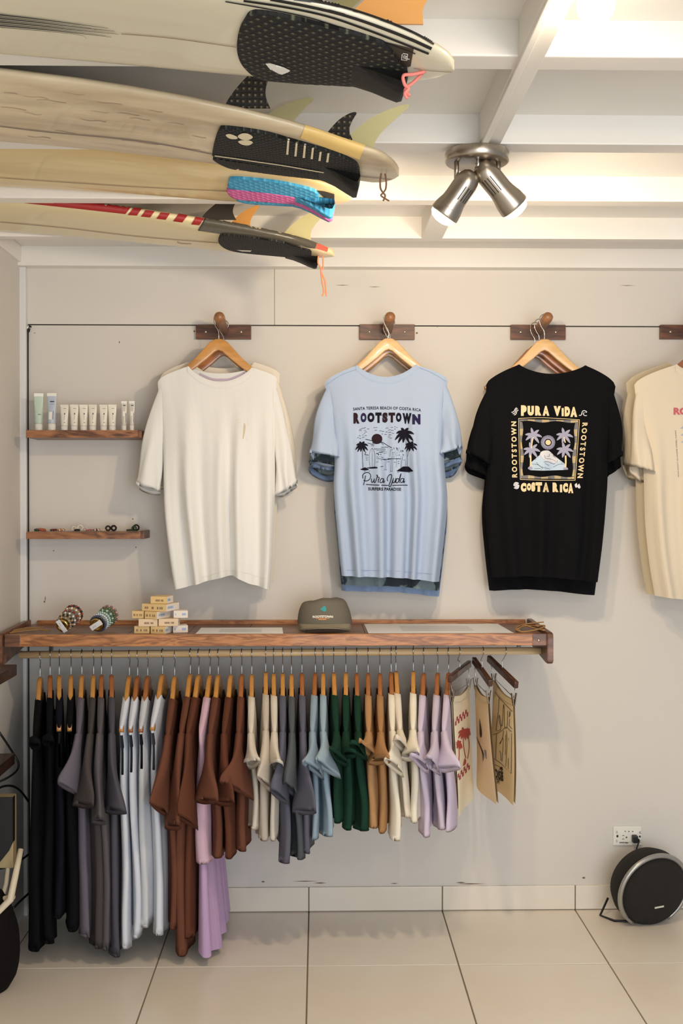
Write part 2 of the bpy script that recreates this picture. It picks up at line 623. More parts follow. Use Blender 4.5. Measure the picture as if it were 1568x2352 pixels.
class Board:
    def __init__(s, label, tail, y, mat, slope=.155, wide=1.0, tailw=1.0, thick=1.0, sag=.05, group='surfboards slung between the ceiling joists'):
        p = P(tail[0], tail[1], y)
        s.xt, s.y, s.zt = p.x, y, p.z
        s.slope, s.sag = slope, sag
        s.W = [(0, .0), (.004, .020 * tailw), (.015, .042 * tailw), (.04, .068 * tailw), (.09, .106), (.16, .138), (.3, .172), (.55, .194), (.9, .205), (1.2, .196), (1.5, .150), (1.7, .085), (1.80, .03), (1.83, 0)]
        s.W = [(a, b * wide) for a, b in s.W]
        s.TH = [(0, .008), (.03, .013), (.15, .017), (.4, .021), (.8, .023), (1.3, .020), (1.7, .01), (1.83, .003)]
        s.TH = [(a, b * thick) for a, b in s.TH]
        rows = [0, .002, .006, .012, .02, .032, .05, .075, .11, .16, .22, .3, .4, .5, .6, .75, .9, 1.05, 1.2, 1.35, 1.5, 1.62, 1.7, 1.76, 1.8, 1.82, 1.83]
        n = 64
        V = []; Fc = []
        for q in rows:
            for k in range(n):
                V.append(s.ring(q, 2 * math.pi * k / n))
        for j in range(len(rows) - 1):
            for k in range(n):
                k2 = (k + 1) % n
                Fc.append((j * n + k, j * n + k2, (j + 1) * n + k2, (j + 1) * n + k))
        s.root = empty('surfboard', (s.xt - .9, y, s.zc(.9)), label, 'surfboard', group)
        s.shell = mk('shell', V, Fc, mat, s.root)
        s.bvh = bvh_of(s.shell)

    def zc(s, q): return s.zt + s.slope * q - s.sag * q * q

    def ring(s, q, a):
        w = max(interps(s.W, q), 0); t = interps(s.TH, q)
        c, d = math.cos(a), math.sin(a)
        return Vector((s.xt - q, s.y + w * math.copysign(abs(c) ** (2 / NS), c), s.zc(q) + t * math.copysign(abs(d) ** (2 / NS), d)))

    def deck(s, q, v, off=0.0):
        w = max(interps(s.W, q), 0); t = interps(s.TH, q)
        return Vector((s.xt - q, s.y + w * v, s.zc(q) - t * (1 - abs(v) ** NS) ** (1 / NS) - off))

    def top(s, q, v):
        w = max(interps(s.W, q), 0); t = interps(s.TH, q)
        return Vector((s.xt - q, s.y + w * v, s.zc(q) + t * (1 - abs(v) ** NS) ** (1 / NS)))

    def fin(s, q, v, h, b, mat, cant=0.0, toe=0.0, rake=.35, name='fin'):
        p = s.top(q, v) - Vector((0, 0, .006))
        lead = [(0, 0), (.10 * b + rake * h * .05, .2 * h), (.28 * b + rake * h * .18, .45 * h), (.52 * b + rake * h * .45, .72 * h), (.80 * b + rake * h * .8, .92 * h), (1.02 * b + rake * h, h)]
        trail = [(1.10 * b + rake * h * .98, .95 * h), (1.0 * b + rake * h * .75, .76 * h), (.90 * b + rake * h * .42, .5 * h), (.90 * b + rake * h * .15, .25 * h), (1.0 * b, 0)]
        pts = [(a.x, a.y) for a in spline([(x, z, 0) for x, z in lead + trail], 3)]
        out = []
        for sgn in (-1, 1):
            for x, z in pts:
                th = .0035 * (1 - .7 * z / h)
                out.append(Vector((x, sgn * th, z)))
        n = len(pts)
        R = Matrix.Rotation(toe, 3, 'Z') @ Matrix.Rotation(cant, 3, 'X')
        V = [p + R @ o for o in out]
        Fc = [tuple(range(n))[::-1], tuple(range(n, 2 * n))] + [(i, (i + 1) % n, n + (i + 1) % n, n + i) for i in range(n)]
        return mk(name, V, Fc, mat, s.root, smooth=False)

    def kick(s, q0, q1, v0, v1, h, mat, name='tail_kick'):
        V = []; nq = 12; prof = [(0, 0.0), (.25, .15), (.5, .42), (.75, .78), (.92, 1.0), (1.0, .95), (1.06, .3), (1.04, -.15)]
        for i in range(nq):
            v = lerp(v0, v1, i / (nq - 1))
            edge = min(1, .55 + 4 * min(i, nq - 1 - i) / (nq - 1))
            for f, z in prof:
                V.append(s.deck(lerp(q0, q1, f), v, .004 + z * h * edge))
        m = len(prof)
        Fc = [(i * m + j, i * m + j + 1, (i + 1) * m + j + 1, (i + 1) * m + j) for i in range(nq - 1) for j in range(m - 1)]
        Fc += [tuple(range(m)), tuple(range((nq - 1) * m, nq * m))[::-1]]
        return mk(name, V, Fc, mat, s.root)

    def lay(s, px, name, mat, off=.0016, thick=0.0, parent=None, maxe=6, bvh=None):
        return px.lay(name, mat, bvh or s.bvh, parent or s.root, off, maxe, thick)


def pad_mat(name, base, spec, scale, axis='Z'):
    """EVA foam: grid of small embossed diamonds."""
    m = pm(name, base, 0.75)
    nt = m.node_tree; b = nt.nodes['Principled BSDF']
    tc = nt.nodes.new('ShaderNodeTexCoord')
    mp = nt.nodes.new('ShaderNodeMapping'); mp.inputs['Rotation'].default_value = (0, 0, math.radians(45)) if axis == 'Z' else (math.radians(90), 0, 0); mp.inputs['Scale'].default_value = (scale, scale, 0) if axis == 'Z' else (scale, 0, scale)
    nt.links.new(tc.outputs['Object'], mp.inputs['Vector'])
    vo = nt.nodes.new('ShaderNodeTexVoronoi'); vo.distance = 'CHEBYCHEV'; vo.inputs['Randomness'].default_value = 0.12; vo.inputs['Scale'].default_value = 1
    nt.links.new(mp.outputs[0], vo.inputs['Vector'])
    r = nt.nodes.new('ShaderNodeValToRGB')
    r.color_ramp.elements[0].position = .10; r.color_ramp.elements[1].position = .22
    r.color_ramp.elements[0].color = (*lin(spec), 1); r.color_ramp.elements[1].color = (*lin(base), 1)
    nt.links.new(vo.outputs['Distance'], r.inputs['Fac'])
    nt.links.new(r.outputs[0], b.inputs['Base Color'])
    bp = nt.nodes.new('ShaderNodeBump'); bp.inputs['Strength'].default_value = .9; bp.inputs['Distance'].default_value = .004; bp.invert = True
    nt.links.new(vo.outputs['Distance'], bp.inputs['Height']); nt.links.new(bp.outputs[0], b.inputs['Normal'])
    return m


def board_mat(name, base, dirt, amt, scale=3.0, gloss=.3, hwid=.28):
    return pm(name, base, gloss, var=(scale, dirt, amt, hwid), stretch=(.6, 3.5, 3.5), coat=.3)


M_B1 = board_mat('board_resin_ivory', (226, 218, 192), (208, 198, 168), .5, 1.5)
M_B2 = board_mat('board_resin_waxed', (226, 208, 172), (150, 124, 96), .65, 5.0, .4, .16)
M_B3 = board_mat('board_resin_yellowed', (230, 208, 152), (196, 164, 104), .7, 4.0, .35, .18)
M_B4 = board_mat('board_resin_cream', (232, 216, 172), (218, 200, 150), .5, 2.0)
M_PAD = pad_mat('black_foam_pad', (9, 9, 9), (92, 92, 70), 70)
M_PAD2 = pad_mat('black_foam_pad_dense', (8, 8, 8), (70, 70, 60), 105)
M_PADB = pad_mat('blue_foam_pad', (58, 150, 196), (92, 178, 214), 60)
M_PADP = pad_mat('pink_foam_pad', (202, 96, 158), (218, 122, 178), 60)
M_KICK = pm('black_foam_smooth', (12, 12, 12), .65)
M_GREYP = pm('grey_foam', (62, 54, 42), .6)
M_BLACK = pm('black_print', (20, 18, 18), .5)
M_CARB = pm('carbon_print', (62, 58, 48), .35, var=(60, (112, 106, 90), .7), stretch=(.3, 30, 30))
M_RED = pm('red_resin', (156, 42, 40), .35)
M_CORALR = pm('coral_resin', (214, 96, 78), .35)
M_YEL = pm('yellow_resin_tint', (236, 200, 124), .3)
M_LOGO = pm('white_print', (236, 234, 226), .5)
M_LINE = pm('stringer_line', (150, 120, 84), .5)
M_FINY = pm('fin_translucent_yellow', (232, 224, 170), .25, trans=.35)
M_FINO = pm('fin_orange', (224, 160, 84), .3)
M_FINK = pad_mat('fin_honeycomb_black', (34, 30, 24), (122, 108, 78), 90, 'Y')
M_CORAL = pm('coral_cord', (246, 138, 96), .6)
M_PINKC = pm('pink_cord', (240, 140, 128), .6)
M_BROWNC = pm('brown_cord', (120, 88, 60), .7)


def r1(): return Px(0, 0, 2.8)
def r2(): return Px(460, 0, 2.6133)
def r3(): return Px(460, 250, 3.136)


# nearest board: ivory with black stripes
b1 = Board('ivory surfboard with black side stripes and a big rounded black tail pad, nearest the top', (1043, 150), -2.024, M_B1, slope=.165, sag=.055, wide=.95)
for pts, w in (([(560, -12), (760, 18), (950, 68), (1150, 138), (1300, 203), (1400, 262)], 24), ([(420, -8), (650, 36), (850, 84), (1050, 150), (1250, 228), (1385, 290)], 17), ([(260, 0), (520, 40), (760, 92), (980, 166), (1200, 250), (1370, 318)], 13), ([(150, 4), (400, 48), (650, 100), (900, 178), (1100, 246), (1290, 318)], 7)):
    b1.lay(r2().stroke(pts, w), 'side_stripe', M_BLACK)
q = r1()
for i in range(8):
    y0, x1 = 88 + i * 11.5, 770 - 60 * abs(i - 3.5) * (1 if i % 2 else .35)
    q.stroke([(-8, y0), (240, y0 + 28 - i), (500, y0 + 62 - i * 2), (x1, y0 + 88 - i * 2)], 4 if i % 2 else 8, taper=(1, .2))
tag(b1.lay(q, 'brush_stripe', M_BLACK), kind='stuff')
q = r1().stroke([(780, 212), (1100, 240), (1520, 298)], 4)
b1.lay(q, 'stringer', M_LINE)
q = r2().smooth([(330, 55), (560, 90), (720, 130), (880, 170), (1040, 220), (1110, 250), (1170, 320), (1210, 385), (1240, 400), (1232, 470), (1150, 500), (1000, 500), (850, 495), (700, 488), (550, 475), (400, 462), (330, 440), (275, 395), (238, 340), (222, 270), (230, 190), (265, 110)])
pad = b1.lay(q, 'traction_pad', M_PAD, thick=.005)
pb = bvh_of(pad)
b1.lay(r2().poly([(390, 378), (420, 376), (440, 396), (470, 394), (500, 400), (540, 420), (525, 432), (500, 430), (492, 445), (470, 440), (450, 420), (420, 415)]), 'pad_logo', M_LOGO, off=.001, bvh=pb)
b1.kick(.175, .078, .05, .985, .03, M_KICK)
g = b1.lay(r2().poly([(1100, 245), (1280, 290), (1262, 395), (1235, 402), (1205, 380), (1160, 310)]), 'tail_patch', M_GREYP, off=.001)
b1.lay(r2().stroke([(1212, 318), (1208, 352), (1240, 354), (1244, 318), (1216, 314)], 6, sm=False).stroke([(1222, 344), (1222, 328), (1238, 332), (1228, 342), (1256, 348)], 5), 'tail_logo', M_LOGO, off=.002)
b1.lay(r2().stroke([(1280, 405), (1385, 420), (1515, 428)], 3), 'stringer', M_LINE)
b1.fin(.175, -.45, .105, .12, M_FINO, cant=.15, rake=.8)
b1.fin(.30, .7, .11, .11, M_FINY, cant=-.1)
c0 = b1.deck(.045, .15, .0)
mk('leash_cord', *tube(spline([c0 + Vector(v) for v in ((.0, 0, 0), (-.02, -.01, -.008), (-.036, -.02, -.014), (-.034, -.02, -.028), (-.028, -.02, -.034), (-.034, -.021, -.042), (-.03, -.021, -.05))], 5), .0028, 6), M_PINKC, b1.root)
mk('leash_cord', *tube(spline([c0 + Vector(v) for v in ((-.004, .01, 0), (-.02, -.0, -.018), (-.03, -.015, -.03), (-.033, -.018, -.038), (-.026, -.02, -.045))], 5), .0028, 6), M_PINKC, b1.root)

# second board: waxed, black two-piece pad with slots
b2 = Board('waxed cream surfboard with a slotted black tail pad and a yellow tail patch', (916, 395), -1.555, M_B2, tailw=1.35, slope=.230, sag=.094)
b2.lay(r1().stroke([(-8, 808), (300, 845), (700, 882), (1000, 918), (1365, 988)], 5), 'stringer', pm('pencil_line', (140, 118, 110), .6))
b2.lay(r3().poly([(755, 120), (1185, 265), (1145, 360), (930, 285), (720, 205)]), 'tail_tint', M_YEL)
q = r3().smooth([(165, 118), (300, 130), (480, 160), (640, 205), (800, 250), (960, 300), (1090, 355), (1138, 398), (1140, 480), (1020, 480), (970, 462), (800, 432), (600, 397), (400, 366), (250, 345), (100, 326), (95, 270), (115, 190), (140, 133)], 3)
pad = b2.lay(q, 'traction_pad', M_PAD2, thick=.005)
pad2 = b2.lay(r3().smooth([(100, 338), (250, 360), (400, 382), (600, 410), (800, 445), (970, 474), (1010, 520), (960, 520), (850, 505), (650, 475), (450, 445), (270, 420), (190, 400), (120, 365)], 3), 'traction_pad', M_PAD2, thick=.005)
pb = bvh_of(pad)
M_CUT = pm('pad_cutout_cream', (232, 218, 184), .6)
for x, y, h in ((628, 272, 110), (687, 290, 98), (747, 302, 96), (804, 319, 80), (860, 339, 66), (916, 349, 66)):
    b2.lay(r3().poly([(x, y - h / 2), (x + 14, y - h / 2), (x + 6, y + h / 2), (x - 10, y + h / 2)]), 'pad_slot', M_CUT, off=.001, bvh=pb)
for pts in ([(183, 185), (215, 178), (262, 196), (266, 212), (240, 215), (205, 208)], [(270, 195), (300, 174), (345, 176), (378, 200), (350, 220), (300, 218)], [(272, 232), (310, 222), (360, 226), (378, 242), (345, 260), (300, 254)]):
    b2.lay(r3().smooth(pts), 'pad_logo', M_CUT, off=.001, bvh=pb)
b2.lay(r3().stroke([(104, 332), (250, 352), (400, 374), (600, 403), (800, 438), (965, 466)], 7), 'pad_gap', M_CUT, off=.002, bvh=bvh_of(pad, pad2))
rr = random.Random(9)
M_SMUDGE = pm('wax_smudge', (184, 160, 136), .6)
for x, y, l in ((70, 600, 90), (470, 600, 140), (230, 625, 160), (640, 718, 120), (830, 735, 140), (700, 662, 170), (1000, 715, 90), (1130, 795, 110), (600, 775, 160), (330, 650, 190), (210, 730, 110), (900, 765, 130), (90, 700, 160), (420, 850, 130), (1180, 950, 220), (900, 915, 240), (500, 960, 200), (800, 985, 220), (250, 880, 150), (1280, 880, 90)):
    k = .12
    q = r1().stroke([(x - l / 2, y - l * k / 2 + rr.uniform(-4, 4)), (x - l / 6, y - l * k / 6 + rr.uniform(-6, 6)), (x + l / 6, y + l * k / 6 + rr.uniform(-6, 6)), (x + l / 2, y + l * k / 2)], rr.uniform(4, 9), taper=(.3, .5))
    b2.lay(q, 'wax_smudge', M_SMUDGE, off=.0008)
b2.kick(.17, .082, .0, .985, .034, M_KICK)
b2.lay(r3().stroke([(1142, 482), (1250, 492), (1415, 512)], 4), 'stringer', M_LINE)
b2.fin(.335, -.82, .082, .085, M_FINK, cant=.1, rake=.05)
b2.fin(.15, -.5, .052, .055, M_FINK, cant=.05, rake=.05)
b2.fin(.125, .2, .105, .075, M_FINY, rake=.62)
b2.fin(.33, .55, .11, .11, M_FINY, cant=-.15)
c0 = b2.deck(.032, -.1, 0)
for k in (-1, 1):
    mk('leash_cord', *tube(spline([c0 + Vector(v) for v in ((.004 * k, 0, 0), (.006 * k, 0, -.016), (.005 * k, 0, -.03), (0, 0, -.038), (-.004 * k, 0, -.044), (.006 + .006 * k, 0, -.054))], 5), .0018, 6), M_BROWNC, b2.root)

# third board: yellowed, blue and pink pad
b3 = Board('yellowed surfboard with a blue and pink quilted tail pad', (806, 452), -1.083, M_B3, tailw=1.1, slope=.135, sag=.05, wide=.96, thick=.85)
b3.lay(r1().stroke([(-8, 1140), (400, 1168), (900, 1200), (1470, 1228)], 3), 'stringer', M_LINE)
b3.lay(r3().smooth([(225, 485), (400, 495), (600, 520), (790, 565), (850, 600), (850, 650), (800, 640), (600, 602), (400, 577), (213, 560), (210, 520)], 3), 'traction_pad', M_PADB, thick=.005)
b3.lay(r3().smooth([(208, 562), (400, 579), (600, 604), (800, 642), (850, 652), (850, 680), (810, 672), (600, 650), (400, 640), (260, 632), (205, 596)], 3), 'traction_pad', M_PADP, thick=.006)
b3.lay(r3().smooth([(262, 636), (400, 645), (600, 655), (800, 678), (840, 690), (800, 692), (600, 682), (400, 672), (300, 658)], 3), 'traction_pad', M_PADB, thick=.005)
b3.kick(.15, .045, -.1, .35, .04, M_PADB)
b3.kick(.15, .045, .36, .66, .041, M_PADP)
b3.kick(.15, .045, .67, .97, .04, M_PADB)
b3.lay(r3().poly([(835, 585), (900, 592), (965, 610), (965, 670), (900, 640), (860, 605)]), 'tail_patch', M_GREYP)
b3.fin(.3, -.75, .04, .09, M_FINY, cant=.1)

# farthest board: red bars and carbon tail
b4 = Board('cream surfboard with red bars and a carbon tail strip, farthest back and lowest in view', (768, 582), -.646, M_B4, tailw=.8, wide=.90, slope=.162)
b4.lay(r1().stroke([(-8, 1425), (400, 1462), (900, 1520), (1400, 1560)], 3), 'stringer', M_LINE)
b4.lay(r1().poly([(150, 1303), (862, 1314), (806, 1374), (500, 1340)]), 'red_wedge', M_RED)
for a in ([(880, 1314), (935, 1318), (880, 1384), (822, 1380)], [(965, 1318), (1025, 1326), (965, 1396), (906, 1390)], [(1060, 1332), (1120, 1340), (1065, 1411), (1006, 1404)], [(1170, 1352), (1228, 1362), (1172, 1428), (1113, 1420)], [(1275, 1372), (1335, 1385), (1280, 1446), (1229, 1440)]):
    b4.lay(r1().poly(a), 'red_bar', M_RED)
b4.lay(r3().poly([(48, 762), (300, 806), (500, 855), (700, 915), (838, 968), (825, 1004), (700, 983), (500, 930), (300, 897), (150, 890), (-18, 873), (10, 830)]), 'carbon_strip', M_CARB)
b4.lay(r3().poly([(838, 968), (918, 1002), (912, 1028), (828, 1003)]), 'tail_tint', M_CORALR)
q = r3().smooth([(165, 895), (300, 905), (450, 925), (600, 950), (700, 990), (790, 1012), (795, 1050), (740, 1062), (650, 1055), (500, 1042), (350, 1028), (240, 1012), (170, 985), (132, 945), (140, 910)], 3)
pad = b4.lay(q, 'traction_pad', M_PAD2, thick=.005)
b4.lay(r3().poly([(260, 1014), (370, 1018), (360, 1027), (300, 1025)]), 'pad_logo', M_LOGO, off=.001, bvh=bvh_of(pad))
b4.kick(.14, .05, .1, .97, .028, M_KICK)
b4.lay(r1().stroke([(1140, 1550), (1150, 1560), (1190, 1566), (1230, 1566)], 3), 'pencil_mark', M_LINE)
b4.fin(.36, -.78, .07, .095, pm('fin_smoke', (54, 46, 38), .3), cant=.05, rake=.1)
b4.fin(.30, -.1, .07, .07, M_FINO, rake=.2)
b4.fin(.155, .1, .10, .09, M_FINY, rake=.5)
c0 = b4.deck(.035, -.05, 0)
for k in (-1, 1):
    mk('leash_cord', *tube(spline([c0 + Vector(v) for v in ((.006 * k - .004, 0, 0), (.007 * k - .004, 0, -.02), (.002 * k, 0, -.036), (-.003, 0, -.042), (.004 + .004 * k, 0, -.07), (.008 + .003 * k, 0, -.1), (.006 + .006 * k, 0, -.112))], 5), .0022, 6), M_CORAL, b4.root)
# tail of a fifth board that just reaches the frame from the left
mb = MB()
o5 = P(0, 483, -.55)
V, Fc = lathe([(.0, .014), (.03, .012), (.07, .006), (.09, 0), (.07, -.006), (.03, -.010), (0, -.011)], Matrix.Translation(o5 + Vector((-.075, 0, 0))) @ Matrix.Diagonal((1, .8, 1, 1)), 20)
mk('board_nose_guard', V, Fc, pm('grey_rubber', (96, 92, 92), .6))
tag(bpy.data.objects['board_nose_guard'], 'grey rounded rubber tip at the left edge under the red-barred surfboard', 'board tip')

# ------------------------------------------------------------------ ceiling lamps
fx = P(1095, 352, (JY[4][0] + JY[4][1]) / 2)
FY = (JY[4][0] + JY[4][1]) / 2
lamp = empty('spotlight_fixture', (fx.x, FY, ZB), 'brushed nickel ceiling spotlight fixture with two lit swivel heads', 'ceiling light')
cz = ZB - .0105
mk('canopy', *lathe([(.0, .0), (.069, 0), (.0705, -.002), (.0705, -.021), (.067, -.0235), (0, -.0245)], Matrix.Translation((fx.x, FY, cz + .0005)), 40), M_NICKEL, lamp)
cb = cz - .024
mk('finial', *lathe([(0, 0), (.004, -.001), (.003, -.006), (.006, -.010), (.006, -.014), (.003, -.018), (.0055, -.022), (0, -.026)], Matrix.Translation((fx.x - .002, FY - .03, cb + .001)), 14), M_STEEL, lamp)
M_BULB = pm('lit_bulb', (255, 248, 232), .4, emit=(255, 240, 214), emit_s=14)
for sx, ax, (tx, ty), (ex, ey) in ((-1, 1048, (1074, 414), (1013, 502)), (1, 1144, (1113, 392), (1188, 484))):
    yh = FY - .02
    a = P(tx, ty, yh); b = P(ex, ey, yh + .03)
    d = (b - a); L = d.length; d.normalize()
    rod = P(ax, 400, FY - .01)
    mk('stem', *tube([(rod.x, FY - .01, cb + .004), (rod.x, FY - .01, P(ax, 412, FY).z)], .0055, 12), M_NICKEL, lamp)
    hd = mk('lamp_head', *lathe([(0, -.022), (.010, -.021), (.019, -.015), (.0245, -.004), (.0265, .008), (.0265, L * .45), (.0275, L * .55), (.032, L * .72), (.0335, L * .85), (.0335, L - .012), (.0320, L - .010), (.0315, L - .03), (.0, L - .032)], axisM(a, d), 32), M_NICKEL, lamp)
    # vent slits seen on the flank facing the room
    mbs = MB()
    side = d.cross(Vector((0, 1, 0))).normalized()
    for k in range(4):
        fw = (Vector((0, -1, 0)) * math.cos(.25 + .28 * k) + side * sx * -1 * math.sin(.25 + .28 * k)).normalized()
        fw = (fw - d * fw.dot(d)).normalized()
        mbs.tube([a + d * .012 + fw * .0263, a + d * (L * .45) + fw * .0263], .0011, 5)
    mbs.build('vent_slit', pm('vent_dark', (40, 34, 28), .6), hd)
    mk('bulb', *lathe([(.031, L - .012), (.029, L - .004), (.022, L + .004), (.010, L + .008), (0, L + .009)], axisM(a, d), 24), M_BULB, lamp)
    l = bpy.data.lights.new('spot_head_light', 'SPOT')
    l.energy = 24; l.color = WARM; l.spot_size = math.radians(165); l.spot_blend = .7; l.shadow_soft_size = .03
    lo = bpy.data.objects.new('spot_head_light', l)
    lo.location = a + d * (L + .03)
    lo.rotation_euler = (d + Vector((0, .75, 0))).to_track_quat('-Z', 'Y').to_euler()
    COL.objects.link(lo)

bp_ = P(1368, 12, -2.03)
bl = empty('ceiling_bulb', (bp_.x, -2.03, ZC), 'round lit globe bulb on the ceiling at the top edge', 'light bulb')
mk('socket', *lathe([(.032, 0), (.032, -.012), (.018, -.016), (.016, -.036), (0, -.036)], Matrix.Translation((bp_.x, -2.03, ZC + .001)), 24), M_WHITEP, bl)
mk('globe', *lathe([(.030 * math.sin(math.pi * k / 12), -.030 * math.cos(math.pi * k / 12)) for k in range(13)], Matrix.Translation((bp_.x, -2.03, bp_.z)), 24), M_BULB, bl)
point('bulb_light', (bp_.x, -2.03, bp_.z - .05), 1.8, WARM, .04)

# ------------------------------------------------------------------ hangers
def hanger_meshes():
    half = [(0, 0), (.012, -.001), (.028, -.010), (.050, -.034), (.075, -.062), (.105, -.088), (.14, -.112), (.160, -.125), (.170, -.133), (.170, -.143), (.160, -.147), (.14, -.136), (.105, -.115), (.07, -.090), (.04, -.066), (.012, -.041), (0, -.036)]
    out = half + [(-x, z) for x, z in half[-2:0:-1]]
    bm = bmesh.new()
    vs = [bm.verts.new((x, -.007, z - .066)) for x, z in out]
    f = bm.faces.new(vs)
    r = bmesh.ops.extrude_face_region(bm, geom=[f])
    for v in r['geom']:
        if isinstance(v, bmesh.types.BMVert): v.co.y = .007
    bmesh.ops.recalc_face_normals(bm, faces=bm.faces[:])
    ed = [e for e in bm.edges if abs(e.verts[0].co.y - e.verts[1].co.y) < 1e-6]
    bmesh.ops.bevel(bm, geom=ed, offset=.003, segments=2, affect='EDGES', profile=.6)
    body = bpy.data.meshes.new('hanger_body')
    bm.to_mesh(body); bm.free()
    body.polygons.foreach_set('use_smooth', [True] * len(body.polygons))
    pts = [(0, 0, -.068), (0, 0, -.05), (-.002, 0, -.038), (-.009, 0, -.027), (-.0155, 0, -.012)]
    pts += [(.0155 * math.cos(math.radians(a)), 0, .0155 * math.sin(math.radians(a))) for a in range(190, -41, -23)]
    V, Fc = tube(spline(pts, 3), .0014, 6)
    hook = bpy.data.meshes.new('hanger_hook')
    hook.from_pydata([Vector(v) for v in V], [], Fc)
    hook.polygons.foreach_set('use_smooth', [True] * len(hook.polygons))
    hook.materials.append(M_STEEL)
    return body, hook


HB, HH = hanger_meshes()
HBM = {}
for m in (M_HANGA, M_HANGB, M_HANGC, M_HANGD):
    c = HB.copy(); c.materials.append(m); HBM[m.name] = c


def hanger(loc, psi, mat, label, group):
    """psi: heading of the arm axis (0 = along x)."""
    r = empty('clothes_hanger', loc, label, 'hanger', group, rot=(0, 0, psi))
    inst('hanger_body', HBM[mat.name], r)
    inst('hook', HH, r)
    return r


# ------------------------------------------------------------------ wall pegs
def peg(px0, px1, py0, py1, label):
    a = P(px0, py1, 0); b = P(px1, py0, 0)
    cx = (a.x + b.x) / 2; cz_ = (a.z + b.z) / 2
    r = empty('wall_peg', (cx, 0, a.z), label, 'wall peg', 'walnut wall pegs')
    mk('mounting_plate', *box(a.x, b.x, -.018, 0, a.z, b.z, .0015), M_WALNUT, r, smooth=False)
    d = Vector((0, -.178, .022))
    p = Vector((cx, -.010, cz_ + .004))
    M = axisM(p, d)
    mk('dowel', *lathe([(.0172, 0), (.0172, .160), (.0165, .168), (.013, .174), (.006, .178), (0, .179)], M, 24), M_HANGW, r)
    for sx in (-.32, .32):
        x = cx + sx * (b.x - a.x)
        mk('screw', *lathe([(.0042, 0), (.0042, .0006), (.003, .0018), (0, .002)], axisM(Vector((x, -.0178, cz_)), (0, -1, 0)), 12), M_SCREW, r)
    return p, d.normalized()


M_HANGW = wood('peg_wood', (136, 88, 52), (190, 138, 90), (30, 3, 30), ring=4, rough=.4)
pegs = [peg(451, 577, 748, 780, 'walnut wall peg holding the white T-shirt'),
        peg(825, 951, 747, 781, 'walnut wall peg holding the light blue T-shirt'),
        peg(1171, 1296, 748, 781, 'walnut wall peg holding the black T-shirt'),
        peg(1513, 1639, 748, 780, 'walnut wall peg at the right edge holding the beige T-shirt')]


